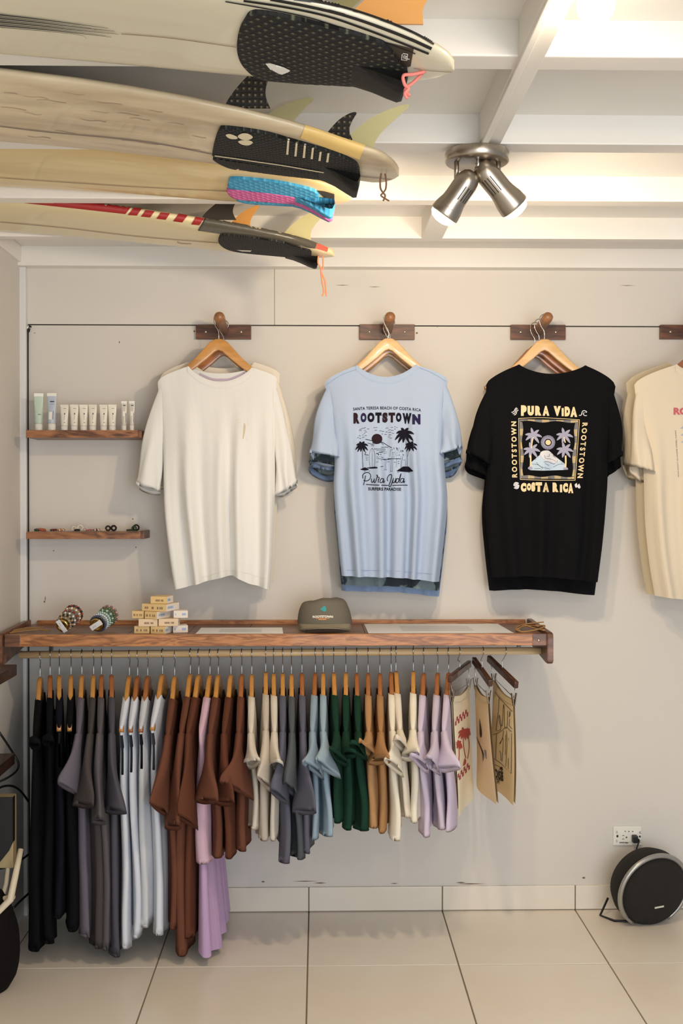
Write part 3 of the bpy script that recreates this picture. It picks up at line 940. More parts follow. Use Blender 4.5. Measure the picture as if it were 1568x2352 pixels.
# ------------------------------------------------------------------ T-shirts on the wall
def wall_shirt(name, label, yd, S, mat, seed=0, folds=5, amp=.012, shift=(0, 0), nv=44, nu=57, collar=True, group=None, rib=None, depth=.036):
    sh = lambda p: (p[0] + shift[0], p[1] + shift[1])
    nl, nr, sl, sr = [sh(S[k]) for k in ('nl', 'nr', 'sl', 'sr')]
    L = [sh(p) for p in S['left']]; R = [sh(p) for p in S['right']]
    hem = [(u, y + shift[1]) for u, y in S['hem']]
    dip = S['dip'] + shift[1]; dipb = S.get('dipb', S['dip']) + shift[1]
    c = P((sl[0] + sr[0]) / 2, hem[0][1], yd)
    root = empty(name, (c.x, yd, c.z), label, 't-shirt', group)
    le = [(p[1], p[0]) for p in L]; re = [(p[1], p[0]) for p in R]

    def topy(u, d):
        x = lerp(sl[0], sr[0], u)
        if x < nl[0]:
            f = (x - sl[0]) / (nl[0] - sl[0]); return lerp(sl[1], nl[1], f ** .62)
        if x > nr[0]:
            f = (sr[0] - x) / (sr[0] - nr[0]); return lerp(sr[1], nr[1], f ** .62)
        w = (x - nl[0]) / (nr[0] - nl[0])
        b = lerp(nl[1], nr[1], w)
        return b + (d - b) * max(math.sin(math.pi * w), 0) ** .75

    def surf(u, v, side, d):
        y = lerp(topy(u, d), interps(hem, u), v)
        yl = lerp(sl[1], L[-1][1], v); yr = lerp(sr[1], R[-1][1], v)
        x = lerp(interps(le, yl), interps(re, yr), u)
        p = P(x, y, yd)
        e = max(1 - (2 * u - 1) ** 10, 0)
        T = (.011 + (depth - .011) * sst(0.02, .45, v)) * e ** .5
        wob = nz(u * 2.2 + seed, v * .8, seed * 3.1)
        f = amp * sst(.06, .75, v) * e ** .5 * (math.sin(2 * math.pi * (folds * u + .45 * wob) + seed) + .45 * math.sin(2 * math.pi * ((folds * 1.7) * u + .5 * wob) + 2.1 * seed))
        f += .006 * nz(u * 5 + seed, v * 4, 7.7) * e
        if side < 0: p.y = yd - T - f
        else: p.y = yd + T * .65 + f * .4
        return p

    Vf, Ff = grid(nu, nv, lambda u, v: surf(u, v, -1, dip))
    Vb, Fb = grid(nu, nv, lambda u, v: surf(u, v, 1, dipb))
    mb = MB().add(Vf, Ff).add(Vb, [f[::-1] for f in Fb])
    body = mb.build('body', mat, root)
    if collar:
        # rib band that follows the neck opening
        u0 = (nl[0] - sl[0]) / (sr[0] - sl[0]); u1 = (nr[0] - sl[0]) / (sr[0] - sl[0])
        for side, d in ((-1, dip), (1, dipb)):
            def cf(a, b, side=side, d=d):
                u = lerp(u0 - .012, u1 + .012, a)
                p = surf(u, .0, side, d); q2 = surf(u, .030 + .004 * math.sin(math.pi * a), side, d)
                r = p.lerp(q2, b)
                r.y += side * (.0022 if 0 < b < 1 else .0006)
                if b == 0: r.z += .001
                return r
            mk('collar', *grid(40, 5, cf), mat, root)
    for key, out in (('slL', -1), ('slR', 1)):
        if key not in S: continue
        ob, ib, ap, drop, dp, fo = S[key]
        ob, ib, ap = sh(ob), sh(ib), sh(ap)
        tp = sl if out < 0 else sr
        n, m = 36, 20

        def sf(a, t, tp=tp, ob=ob, ib=ib, ap=ap, drop=drop, dp=dp, out=out, fo=fo):
            ph = 2 * math.pi * a
            s1 = sst(0, 1, t)
            ox = lerp(tp[0] - out * 10, ob[0], t ** .9) + out * 7 * math.sin(math.pi * min(t * 1.1, 1)) * (1 if t < .9 else 1)
            oy = lerp(tp[1] - 1, ob[1], t)
            ix = lerp(ap[0], ib[0], t); iy = lerp(ap[1], ib[1], t)
            cx, cy = (ox + ix) / 2, (oy + iy) / 2
            c_, s_ = math.cos(ph), math.sin(ph)
            X = cx + (ox - ix) / 2 * c_; Y = cy + (oy - iy) / 2 * c_
            if s_ < 0: Y += drop * (t ** 3) * abs(s_)
            p = P(X, Y, yd)
            dd = lerp(.010, dp, s1)
            p.y = yd - fo * s1 - s_ * dd * (1 + .22 * math.sin(5 * ph + seed) * t)
            p.x += .004 * math.sin(7 * t + 3 * ph + seed) * t
            return p
        V, Fc = grid(n, m, sf, close_u=True)
        # turned-in hem
        k0 = len(V) - n
        ce = sum((Vector(v) for v in V[k0:]), Vector()) / n
        for i in range(n):
            V.append(Vector(V[k0 + i]).lerp(ce, .05) + Vector((0, 0, .012)))
        Fc += [(k0 + i, k0 + (i + 1) % n, k0 + n + (i + 1) % n, k0 + n + i) for i in range(n)]
        mk('sleeve', V, Fc, mat, root)
    return root, body


S_WHITE = dict(nl=(434, 842), nr=(578, 845), sl=(362, 878), sr=(636, 870), dip=878, dipb=858,
               left=[(362, 878), (366, 930), (374, 1010), (377, 1162), (388, 1270), (400, 1352)],
               right=[(636, 870), (634, 930), (632, 1010), (631, 1142), (626, 1270), (620, 1352)],
               hem=[(0, 1353), (.15, 1346), (.45, 1328), (.62, 1322), (.8, 1340), (1, 1352)],
               slL=((310, 1112), (370, 1130), (376, 990), 14, .032, -.004), slR=((680, 1116), (634, 1138), (630, 985), 10, .032, -.004))
S_BLUE = dict(nl=(820, 840), nr=(952, 838), sl=(745, 882), sr=(1028, 874), dip=867, dipb=872,
              left=[(745, 882), (758, 940), (768, 1060), (766, 1120), (776, 1240), (784, 1322)],
              right=[(1028, 874), (1020, 940), (1020, 1060), (1027, 1150), (1018, 1250), (1008, 1336)],
              hem=[(0, 1322), (.3, 1324), (.6, 1326), (1, 1336)],
              slL=((710, 1040), (784, 1052), (772, 985), 26, .040, .010), slR=((1060, 1028), (1003, 1046), (1014, 985), 26, .040, .010))
S_BLACK = dict(nl=(1191, 838), nr=(1342, 840), sl=(1116, 884), sr=(1413, 888), dip=860, dipb=866,
               left=[(1116, 884), (1118, 950), (1120, 1060), (1113, 1146), (1120, 1240), (1130, 1324)],
               right=[(1413, 888), (1404, 950), (1396, 1060), (1394, 1120), (1384, 1240), (1372, 1336)],
               hem=[(0, 1326), (.3, 1322), (.6, 1326), (1, 1337)],
               slL=((1071, 1040), (1128, 1070), (1134, 990), 8, .036, .002), slR=((1430, 1042), (1392, 1066), (1392, 990), 8, .036, .002))
S_BEIGE = dict(nl=(1552, 838), nr=(1702, 840), sl=(1456, 884), sr=(1790, 888), dip=862, dipb=868,
               left=[(1456, 884), (1464, 950), (1476, 1060), (1481, 1200), (1490, 1290), (1503, 1370)],
               right=[(1790, 888), (1776, 950), (1766, 1060), (1762, 1120), (1756, 1240), (1750, 1370)],
               hem=[(0, 1368), (.3, 1376), (.6, 1374), (1, 1370)],
               slL=((1446, 1072), (1507, 1088), (1490, 1000), 26, .040, .012), slR=((1820, 1072), (1750, 1088), (1760, 1000), 20, .036, .006))

FW = fabric('cloth_white_rib', (240, 238, 232), rib=210)
FW2 = fabric('cloth_offwhite', (232, 222, 204))
FBL = fabric('cloth_light_blue', (170, 185, 208))
FBL2 = fabric('cloth_mid_blue', (138, 158, 190))
FCAMO = fabric('cloth_camo_grey', (116, 130, 134), var=(16, (54, 62, 66), .52))
FBK = fabric('cloth_black', (12, 12, 14))
FBE = fabric('cloth_beige', (222, 208, 184))
FBE2 = fabric('cloth_beige_dark', (206, 190, 162))


def on_peg(i, y, mat, label, dz=0.0, dx=0.0):
    p, d = pegs[i]
    c = p + d * ((p.y - y) / -d.y)
    return hanger((c.x + dx, y, c.z + .0015 + dz), 0, mat, label, 'hangers on the wall pegs')


G = 'T-shirts on the wall pegs'
on_peg(0, -.150, M_HANGA, 'honey wood hanger inside the white T-shirt on the wall', dx=-.004)
on_peg(0, -.080, M_HANGC, 'reddish wood hanger behind the white T-shirt on the wall', dx=.006)
wA, wAb = wall_shirt('t_shirt', 'white ribbed short-sleeved T-shirt, front facing, on the leftmost wall peg', -.150, S_WHITE, FW, 1.3, 4.2, .023, group=G)
wall_shirt('t_shirt', 'off-white T-shirt hanging behind the white ribbed one', -.078, S_WHITE, FW2, 4.1, 4, .006, shift=(6, -12), nv=24, nu=31, group=G)
on_peg(1, -.158, M_HANGB, 'pale wood hanger inside the light blue printed T-shirt', dx=-.004)
on_peg(1, -.110, M_HANGA, 'honey wood hanger of the grey mottled T-shirt behind the printed one', dx=.004)
on_peg(1, -.070, M_HANGA, 'honey wood hanger nearest the wall behind the blue T-shirts', dx=.0)
wB, wBb = wall_shirt('t_shirt', 'light blue T-shirt with a dark palm and beach back print', -.158, S_BLUE, FBL, 2.2, 5.3, .0155, group=G)
wall_shirt('t_shirt', 'grey mottled T-shirt between the two blue ones, seen at the sleeves', -.108, S_BLUE, FCAMO, 3.2, 5, .010, shift=(0, 20), nv=24, nu=31, group=G)
wall_shirt('t_shirt', 'mid-blue T-shirt nearest the wall behind the light blue printed one', -.062, S_BLUE, FBL2, 5.2, 5, .008, shift=(0, 34), nv=24, nu=31, group=G, depth=.026)
on_peg(2, -.150, M_HANGB, 'pale wood hanger inside the black printed T-shirt', dx=-.006)
on_peg(2, -.095, M_HANGC, 'reddish wood hanger between the black T-shirts', dx=-.012)
on_peg(2, -.055, M_HANGC, 'reddish wood hanger nearest the wall behind the black T-shirts', dx=-.018)
wC, wCb = wall_shirt('t_shirt', 'black T-shirt with a framed palm and wave back print', -.150, S_BLACK, FBK, 3.3, 4.2, .010, group=G)
wall_shirt('t_shirt', 'black T-shirt seen below and behind the printed black one', -.092, S_BLACK, FBK, 1.2, 4, .008, shift=(-7, 30), nv=24, nu=31, group=G)
on_peg(3, -.150, M_HANGC, 'reddish wood hanger inside the beige T-shirt at the right edge', dx=.02)
wD, wDb = wall_shirt('t_shirt', 'beige T-shirt with pink lettering cut by the right edge', -.150, S_BEIGE, FBE, 4.4, 5, .012, group=G)
wall_shirt('t_shirt', 'darker beige T-shirt behind the one at the right edge', -.085, S_BEIGE, FBE2, 2.4, 4, .008, shift=(-19, -4), nv=24, nu=31, group=G)

# lavender neck tape inside the white shirt, rip on the chest, hem stitching
vb = bvh_of(wAb)
Px(300, 700, 3.46).stroke([(545, 548), (640, 590), (720, 596), (800, 588), (905, 540)], 18).lay('neck_tape', fabric('cloth_lavender', (196, 178, 194)), vb, wA, off=.001)
Px(300, 700, 3.46).smooth([(903, 940), (912, 965), (908, 1010), (895, 1065), (890, 1060), (900, 1005), (898, 965)]).lay('chest_tear', FBE2, vb, wA, off=.001)
Px(300, 700, 3.46).stroke([(840, 920), (870, 915)], 3).stroke([(850, 935), (880, 940)], 3).stroke([(925, 905), (935, 960)], 3).stroke([(945, 990), (965, 998)], 3).stroke([(915, 1060), (930, 1078)], 3).lay('chest_stitch', FW2, vb, wA, off=.001)
vbB = bvh_of(wBb); vbC = bvh_of(wCb); vbD = bvh_of(wDb)
Px(690, 700, 3.459).stroke([(330, 2108), (600, 2112), (800, 2118), (1085, 2145)], 3).lay('hem_stitch', FBL2, vbB, wB, off=.001)
Px(300, 700, 3.46).stroke([(560, 2168), (700, 2130), (780, 2112), (900, 2128), (1085, 2185)], 3).lay('hem_stitch', FW2, vb, wA, off=.001)

Px(300, 700, 3.46).stroke([(440, 490), (520, 592), (620, 645), (720, 660), (830, 645), (930, 592), (985, 500)], 4).lay('collar_seam', FW2, vb, wA, off=.0012)
Px(690, 700, 3.459).stroke([(440, 500), (530, 560), (640, 592), (720, 595), (820, 578), (905, 520)], 4).lay('collar_seam', FBL2, vbB, wB, off=.0012)
Px(690, 700, 3.459).stroke([(200, 640), (320, 560), (440, 515)], 3).lay('shoulder_seam', FBL2, vbB, wB, off=.0012)
Px(690, 700, 3.459).stroke([(940, 500), (1050, 545), (1170, 620)], 3).lay('shoulder_seam', FBL2, vbB, wB, off=.0012)

# ---- prints
M_NAVY = pm('print_navy', (24, 22, 34), .8, spec=.1)
M_PLUM = pm('print_plum', (44, 28, 36), .8, spec=.1)
M_INDIGO = pm('print_indigo', (42, 36, 70), .8, spec=.1)


def frond(px, x, y, ang, ln, wid, droop, n=7):
    """One arching palm leaf."""
    a = math.radians(ang)
    c = []
    for i in range(n + 1):
        t = i / n
        c.append((x + math.cos(a) * ln * t, y - math.sin(a) * ln * t + droop * t * t))
    L = []; R = []
    for i, (cx, cy) in enumerate(c):
        t = i / n
        p2 = c[min(i + 1, n)]; p1 = c[max(i - 1, 0)]
        dx, dy = p2[0] - p1[0], p2[1] - p1[1]
        m = math.hypot(dx, dy) or 1
        w = wid * (math.sin(math.pi * min(t * .85 + .12, 1)) ** .7) * .5
        L.append((cx - dy / m * w, cy + dx / m * w)); R.append((cx + dy / m * w, cy - dx / m * w))
    px.poly(L + R[::-1])


def palm(px, x, y, R, wid, spec):
    for ang, k, dr in spec: frond(px, x, y, ang, R * k, wid, dr * R)


PS = [(150, 1.0, .55), (115, .85, .25), (62, .95, .35), (25, 1.1, .6), (-20, 1.0, .5), (-55, .85, .35), (-100, .95, .1), (-135, .95, .4), (180, 1.0, .75)]
W = lambda: Px(800, 920, 8.711)
q = W()
W().text('SANTA TERESA BEACH OF COSTA RICA', 92, 1450, 120, 180, bold=.02, arc=34, space=1.08, skew=22).lay('lettering', M_NAVY, vbB, wB, off=.0012, maxe=9)
W().text('SURFERS PARADISE', 396, 1052, 1740, 1802, bold=.03, space=1.05, skew=10).lay('lettering', M_NAVY, vbB, wB, off=.0012, maxe=9)
for a_ in ((1120, 650, 190, 62), (1245, 885, 125, 46), (265, 890, 130, 46)):
    qq = W(); palm(qq, *a_, PS); qq.lay('palm_print', M_NAVY, vbB, wB, off=.0012, maxe=9)
W().disc(568, 770, 104, 102, 28).lay('sun_print', M_PLUM, vbB, wB, off=.0012, maxe=9)
q.smooth([(960, 1410), (1040, 1380), (1085, 1320), (1110, 1370), (1150, 1345), (1210, 1320), (1225, 1375), (1300, 1410), (1180, 1430), (1050, 1420)])
q.smooth([(235, 1375), (300, 1360), (335, 1335), (345, 1365), (415, 1380), (330, 1400)]).smooth([(360, 1345), (440, 1335), (545, 1325), (590, 1352), (480, 1362), (420, 1360)])
for pts, w in (([(340, 775), (460, 800), (640, 830), (700, 850), (800, 910), (870, 945)], 12), ([(640, 830), (700, 890)], 8), ([(380, 850), (520, 890)], 9), ([(480, 850), (600, 860)], 14), ([(450, 900), (510, 912)], 7),
               ([(650, 940), (740, 930), (800, 940)], 9), ([(510, 970), (740, 975)], 9), ([(560, 1000), (740, 1010)], 7), ([(600, 1040), (690, 1030)], 12), ([(560, 1060), (600, 1060)], 16), ([(590, 1085), (650, 1080)], 18), ([(565, 1130), (610, 1135)], 8), ([(620, 1125), (690, 1140)], 8), ([(570, 1160), (690, 1175), (760, 1180)], 8), ([(590, 1205), (660, 1200)], 9), ([(560, 1228), (600, 1232)], 7), ([(680, 1170), (720, 1185), (850, 1170)], 9), ([(780, 1165), (850, 1165), (1040, 1165)], 11), ([(640, 1325), (690, 1315)], 12),
               ([(310, 1010), (350, 1040), (330, 1080), (400, 1090)], 11), ([(340, 1130), (390, 1135)], 6), ([(345, 1160), (390, 1160)], 6), ([(350, 1190), (390, 1188)], 6)):
    q.stroke(pts, w)
for x, y, l in ((190, 745, 30), (225, 708, 40), (300, 740, 40), (345, 705, 42), (235, 760, 30), (290, 690, 20), (320, 660, 20), (350, 632, 40), (235, 605, 50), (330, 600, 36), (240, 580, 40), (290, 560, 60), (330, 545, 30), (385, 570, 20), (405, 570, 22), (520, 545, 40), (560, 540, 30), (545, 600, 44), (640, 610, 50), (690, 620, 50), (760, 632, 40), (830, 640, 60), (890, 660, 40), (670, 670, 30), (740, 682, 50), (830, 690, 60), (770, 555, 60), (870, 540, 40), (930, 530, 30), (830, 590, 60), (880, 605, 40), (930, 575, 30), (815, 730, 40), (850, 755, 40), (970, 540, 20), (800, 1225, 40), (930, 1235, 30), (1000, 1220, 30), (1000, 1262, 36), (1110, 1190, 16), (990, 1440, 30), (1220, 1440, 20), (420, 1415, 30), (330, 1420, 20)):
    q.stroke([(x - l / 2, y + 5), (x, y - 5), (x + l / 2, y + 2)], 7)
for pts, w in (([(285, 940), (286, 1100), (292, 1250), (300, 1360)], 5), ([(268, 940), (276, 1100), (280, 1250), (288, 1360)], 4), ([(1125, 740), (1150, 900), (1150, 1100), (1130, 1350)], 5), ([(1140, 740), (1168, 900), (1172, 1100), (1160, 1350)], 5), ([(1225, 960), (1200, 1060), (1182, 1200), (1180, 1350)], 5), ([(1215, 960), (1185, 1060), (1168, 1200)], 4),
               ([(475, 950), (430, 1020), (415, 1150), (432, 1335)], 5), ([(475, 950), (520, 1020), (535, 1150), (522, 1335)], 5), ([(475, 960), (475, 1335)], 4),
               ([(730, 1150), (728, 1380)], 4), ([(765, 1150), (752, 1380)], 4), ([(870, 1120), (848, 1410)], 4), ([(895, 1120), (884, 1410)], 4), ([(965, 1140), (955, 1330)], 4), ([(1045, 1110), (1045, 1340)], 4), ([(1080, 1110), (1050, 1340)], 4), ([(700, 1385), (770, 1385)], 5), ([(838, 1416), (888, 1416)], 5)):
    q.stroke(pts, w)
rr = random.Random(3)
for i in range(60):
    a = rr.uniform(-1, 1); t = rr.uniform(.05, 1)
    x0, y0 = 950 + a * 60, 925; x1, y1 = 920 + a * 230, 1115 - 50 * abs(a)
    x, y = lerp(x0, x1, t), lerp(y0, y1, t)
    q.stroke([(x, y), (x + (x1 - x0) * .14, y + (y1 - y0) * .14)], 4)
# script lettering
SC = [[(295, 1560), (288, 1500), (320, 1455), (390, 1440), (440, 1480), (440, 1550), (390, 1600), (330, 1605), (305, 1590)], [(345, 1500), (330, 1580), (305, 1690)],
      [(465, 1560), (462, 1620), (480, 1640), (510, 1600), (525, 1560)], [(525, 1560), (515, 1620), (535, 1640), (570, 1560), (585, 1500), (570, 1495), (590, 1530), (615, 1545), (600, 1600), (605, 1640)],
      [(700, 1570), (660, 1560), (630, 1610), (640, 1645), (680, 1620), (702, 1565), (690, 1630), (705, 1640), (722, 1600)],
      [(790, 1610), (772, 1580), (790, 1520), (840, 1480), (870, 1500), (850, 1600), (815, 1690), (830, 1720), (860, 1690), (890, 1600), (905, 1550)], [(905, 1550), (890, 1630), (920, 1640), (950, 1560)], [(950, 1550), (935, 1630), (960, 1640)],
      [(1010, 1575), (975, 1560), (950, 1610), (965, 1650), (1000, 1610), (1050, 1460), (1015, 1620), (1025, 1645)], [(1105, 1565), (1060, 1560), (1040, 1610), (1055, 1645), (1085, 1620), (1108, 1562), (1095, 1630), (1108, 1640), (1122, 1605)],
      [(355, 1678), (560, 1690), (795, 1698)], [(885, 1698), (1000, 1694), (1182, 1694)]]
tag(q.lay('sketch_print', M_NAVY, vbB, wB, off=.0012, maxe=9), kind='stuff')
q = W()
for s_ in SC: q.stroke(s_, 15)
q.lay('script_lettering', M_NAVY, vbB, wB, off=.0012, maxe=9)
for ch, x0, x1, y0, y1, m in (('R', 95, 225, 245, 465, M_PLUM), ('O', 240, 362, 245, 440, M_INDIGO), ('O', 375, 522, 240, 438, M_NAVY), ('T', 535, 662, 238, 452, M_NAVY), ('S', 672, 788, 238, 446, M_PLUM), ('T', 800, 935, 240, 444, M_PLUM), ('O', 945, 1062, 242, 432, M_NAVY), ('W', 1078, 1265, 250, 470, M_NAVY), ('N', 1275, 1440, 272, 482, M_INDIGO)):
    W().text(ch, x0 + 2, x1 - 2, y0 + 2, y1 - 2, bold=.085).lay('lettering', m, vbB, wB, off=.0012, maxe=9)

# black shirt print
M_CREAM = pm('print_cream', (232, 208, 160), .7)
M_PALEP = pm('print_pale', (214, 212, 214), .7)
M_GREYV = pm('print_lilac_grey', (158, 156, 178), .7)
M_ICE = pm('print_ice_blue', (186, 204, 220), .7)
M_DARKP = pm('print_dark', (14, 14, 20), .7)
K = lambda: Px(1160, 920, 7.84)
q = K()
for ch, x0, x1, y0, y1 in (('P', 280, 385, 85, 280), ('U', 398, 515, 95, 275), ('R', 535, 650, 95, 275), ('A', 668, 792, 95, 278), ('V', 868, 1000, 98, 280), ('I', 1012, 1052, 135, 285), ('D', 1066, 1166, 108, 288), ('A', 1168, 1295, 115, 300),
                           ('C', 275, 378, 1480, 1645), ('O', 385, 468, 1485, 1625), ('S', 468, 545, 1470, 1640), ('T', 548, 662, 1470, 1645), ('A', 670, 782, 1475, 1650), ('R', 848, 960, 1475, 1650), ('I', 983, 1025, 1510, 1655), ('C', 1036, 1128, 1482, 1655), ('A', 1130, 1226, 1485, 1670)):
    K().text(ch, x0 + 1, x1 - 1, y0 + 2, y1 - 2, bold=.11).lay('lettering', M_CREAM, vbC, wC, off=.0014, maxe=9)
K().text('ROOTSTOWN', 110, 205, 378, 1385, bold=.04, rot=90, space=1.5, skew=-14).lay('lettering', M_CREAM, vbC, wC, off=.0014, maxe=9)
K().text('ROOTSTOWN', 1340, 1435, 400, 1395, bold=.04, rot=-90, space=1.5, skew=-90).lay('lettering', M_CREAM, vbC, wC, off=.0014, maxe=9)
for pts, w in (([(240, 322), (700, 312), (1335, 348)], 9), ([(240, 322), (248, 900), (268, 1424)], 9), ([(1335, 348), (1298, 900), (1258, 1436)], 9), ([(268, 1420), (760, 1436), (1258, 1436)], 9), ([(262, 340), (285, 1400)], 5), ([(1308, 360), (1240, 1414)], 5)):
    K().stroke(pts, w).lay('frame_line', M_CREAM, vbC, wC, off=.0014, maxe=9)
K().disc(768, 756, 48, 48, 24).lay('sun_print', M_CREAM, vbC, wC, off=.0014, maxe=9)
for x in (1078,): q.stroke([(1055, 660), (1078, 760)], 20).stroke([(1085, 990), (1088, 1110), (1082, 1205)], 28)
q.stroke([(505, 660), (480, 760), (470, 860)], 20).stroke([(455, 985), (456, 1110), (452, 1190)], 28)
q.lay('palm_trunk_print', M_CREAM, vbC, wC, off=.0016, maxe=9)
# decorated border: many short bars around the picture
qa, qb = K(), K()
rr = random.Random(5)
def bordery(t): return 14 * math.sin(t * 12.5)
for i in range(88):
    t = (i + .5) / 88
    tgt = qa if (int(t * 8) % 2) else qb
    x = lerp(270, 1300, t)
    tgt.poly([(x, 338 + 20 * t), (x + 7, 338 + 20 * t), (x + 7, 378 + 12 * t - bordery(t)), (x, 378 + 12 * t - bordery(t))])
    x = lerp(285, 1235, t)
    tgt.poly([(x, 1358 + 10 * t - bordery(t)), (x + 6.5, 1358 + 10 * t - bordery(t)), (x + 6.5, 1405 + 8 * t), (x, 1405 + 8 * t)])
    y = lerp(385, 1350, t)
    xl = lerp(260, 280, t)
    tgt.poly([(xl, y), (xl + 44 + bordery(t), y), (xl + 44 + bordery(t), y + 6.5), (xl, y + 6.5)])
    xr = lerp(1308, 1245, t)
    tgt.poly([(xr - 48 - bordery(t), y + 12), (xr, y + 12), (xr, y + 18.5), (xr - 48 - bordery(t), y + 18.5)])
tag(qa.lay('border_print', M_CREAM, vbC, wC, off=.0014, maxe=14), kind='stuff')
tag(qb.lay('border_print', pm('print_grey', (150, 148, 146), .7), vbC, wC, off=.0014, maxe=14), kind='stuff')
q = K()
PT = [(165, 1.05, .25), (105, .95, 0), (45, 1.05, .1), (8, 1.15, .45), (-48, 1.15, .2), (-105, 1.0, .1), (-160, 1.0, .35)]
for x, y in ((500, 620), (1060, 620), (470, 880), (1065, 880)):
    qq = K(); palm(qq, x, y, 140, 52, PT); qq.lay('palm_print', M_GREYV, vbC, wC, off=.0012, maxe=10)
for i in range(44):
    a = 2 * math.pi * i / 44
    q.stroke([(768 + 66 * math.cos(a), 756 + 66 * math.sin(a)), (768 + 130 * math.cos(a), 756 + 130 * math.sin(a))], 10, sm=False)
tag(q.lay('sun_rays_print', M_GREYV, vbC, wC, off=.0012, maxe=10), kind='stuff')
q = K()
q.smooth([(405, 1220), (430, 1190), (480, 1195), (490, 1240), (430, 1242)]).smooth([(1040, 1240), (1060, 1205), (1110, 1205), (1130, 1240), (1080, 1246)])
q.lay('sand_print', M_GREYV, vbC, wC, off=.0012, maxe=10)
q = K()
q.smooth([(430, 1240), (470, 1110), (520, 1095), (600, 1105), (660, 1080), (690, 1020), (670, 960), (690, 920), (760, 905), (800, 930), (840, 990), (870, 1035), (930, 1040), (980, 1090), (1060, 1130), (1080, 1240), (950, 1250), (700, 1262), (540, 1255)], 3)
q.lay('sea_print', M_ICE, vbC, wC, off=.0009, maxe=10)
q = K()
q.smooth([(625, 985), (640, 930), (700, 902), (780, 905), (830, 960), (860, 1030), (930, 1040), (975, 1090), (940, 1110), (880, 1130), (800, 1100), (720, 1085), (690, 1040), (690, 985), (660, 970)], 3)
q.lay('wave_print', M_PALEP, vbC, wC, off=.0014, maxe=10)
q = K()
for pts in ([(110, 215), (150, 200), (180, 150), (205, 130)], [(130, 240), (170, 225), (195, 165), (222, 145)], [(155, 262), (190, 245), (210, 190), (236, 172)], [(1325, 268), (1365, 262), (1385, 200), (1420, 182), (1462, 205), (1440, 218)], [(1420, 215), (1402, 240), (1420, 270), (1465, 272)]):
    K().stroke(pts, 14).lay('corner_mark_print', M_PALEP, vbC, wC, off=.0014, maxe=10)
q.smooth([(140, 1520), (160, 1478), (200, 1466), (245, 1490), (200, 1500), (185, 1540), (160, 1545)]).smooth([(250, 1530), (235, 1580), (195, 1594), (145, 1575), (190, 1562), (205, 1520), (232, 1515)])
q.smooth([(1255, 1545), (1252, 1510), (1290, 1484), (1278, 1515), (1296, 1545), (1275, 1572)]).smooth([(1300, 1560), (1300, 1525), (1332, 1496), (1325, 1530), (1352, 1555), (1330, 1585)])
q.lay('corner_mark_print', M_PALEP, vbC, wC, off=.0014, maxe=10)
q = K()
for pts in ([(480, 1140), (600, 1160), (680, 1230)], [(560, 1110), (640, 1190), (800, 1235)], [(690, 1110), (760, 1100), (860, 1140), (900, 1130)], [(710, 1130), (780, 1170)], [(740, 1000), (780, 1010), (790, 960)], [(720, 1040), (840, 1060), (900, 1090)], [(860, 1200), (960, 1150), (1050, 1140)], [(700, 990), (720, 1040)], [(900, 1110), (940, 1100), (930, 1070)], [(520, 1230), (640, 1225)]):
    q.stroke(pts, 5)
q.lay('wave_line_print', M_DARKP, vbC, wC, off=.002, maxe=10)

# beige shirt print
B = lambda: Px(1440, 900, 10.69)
B().text('ROOTSTOWN', 1135, 2780, 388, 565, bold=.05).lay('back_print', pm('print_rose', (196, 92, 102), .7), vbD, wD, off=.0014, maxe=10)
q = B()
for i in range(3):
    q.poly([(1295 + 10 * i, 905 + i * 170), (1370 + 10 * i, 840 + i * 170), (1560, 905 + i * 170)]).poly([(1560, 905 + i * 170), (1700, 800 + i * 170), (1850, 905 + i * 170)])
q.lay('back_print', pm('print_blue_grey', (164, 174, 200), .7), vbD, wD, off=.0014, maxe=10)
B().text('SANTA TERESA BEACH OF COSTA RICA', 1205, 1235, 945, 2090, rot=-90, skew=75).lay('back_print', pm('print_slate', (96, 100, 124), .7), vbD, wD, off=.0014, maxe=10)

# ------------------------------------------------------------------ tray shelf and hanging rail
YF = -.335                               # front of the tray
ya = P(640, 1457, YF).z                  # top of the front board
yb_ = P(640, 1484, YF).z
xl_, xr_ = P(10, 1460, YF).x, P(1228, 1460, YF).x
zt_ = ya - .003                          # tray floor
tray = empty('tray_shelf', (0, 0, yb_), 'long wooden tray shelf on the wall above the clothes rail', 'shelf')
mk('front_board', *box(xl_, xr_, YF, YF + .022, yb_, ya, .002), M_TRAYF, tray, smooth=False)
for x0, x1 in ((xl_, P(46, 1460, YF).x), (P(1222, 1460, YF).x - .0, P(1257, 1460, YF).x)):
    mk('corner_block', *box(x0 + .0004, x1, YF - .0012, YF + .021, yb_ - .0004, ya - .0006, .001), M_TRAYD, tray, smooth=False)
nb = 9
for i in range(nb):
    x0, x1 = lerp(xl_, xr_ + .03, i / nb), lerp(xl_, xr_ + .03, (i + 1) / nb)
    mk('tray_plank', *box(x0 + .0005, x1 - .0005, YF + .021, -.004, zt_ - .014, zt_, .001), M_TRAYD, tray, smooth=False)
zr_ = P(640, 1424, -.012).z
mk('back_rim', *box(xl_ + .02, xr_ + .03, -.016, -.0005, zt_ - .014, zr_, .0015), M_TRAYF, tray, smooth=False)


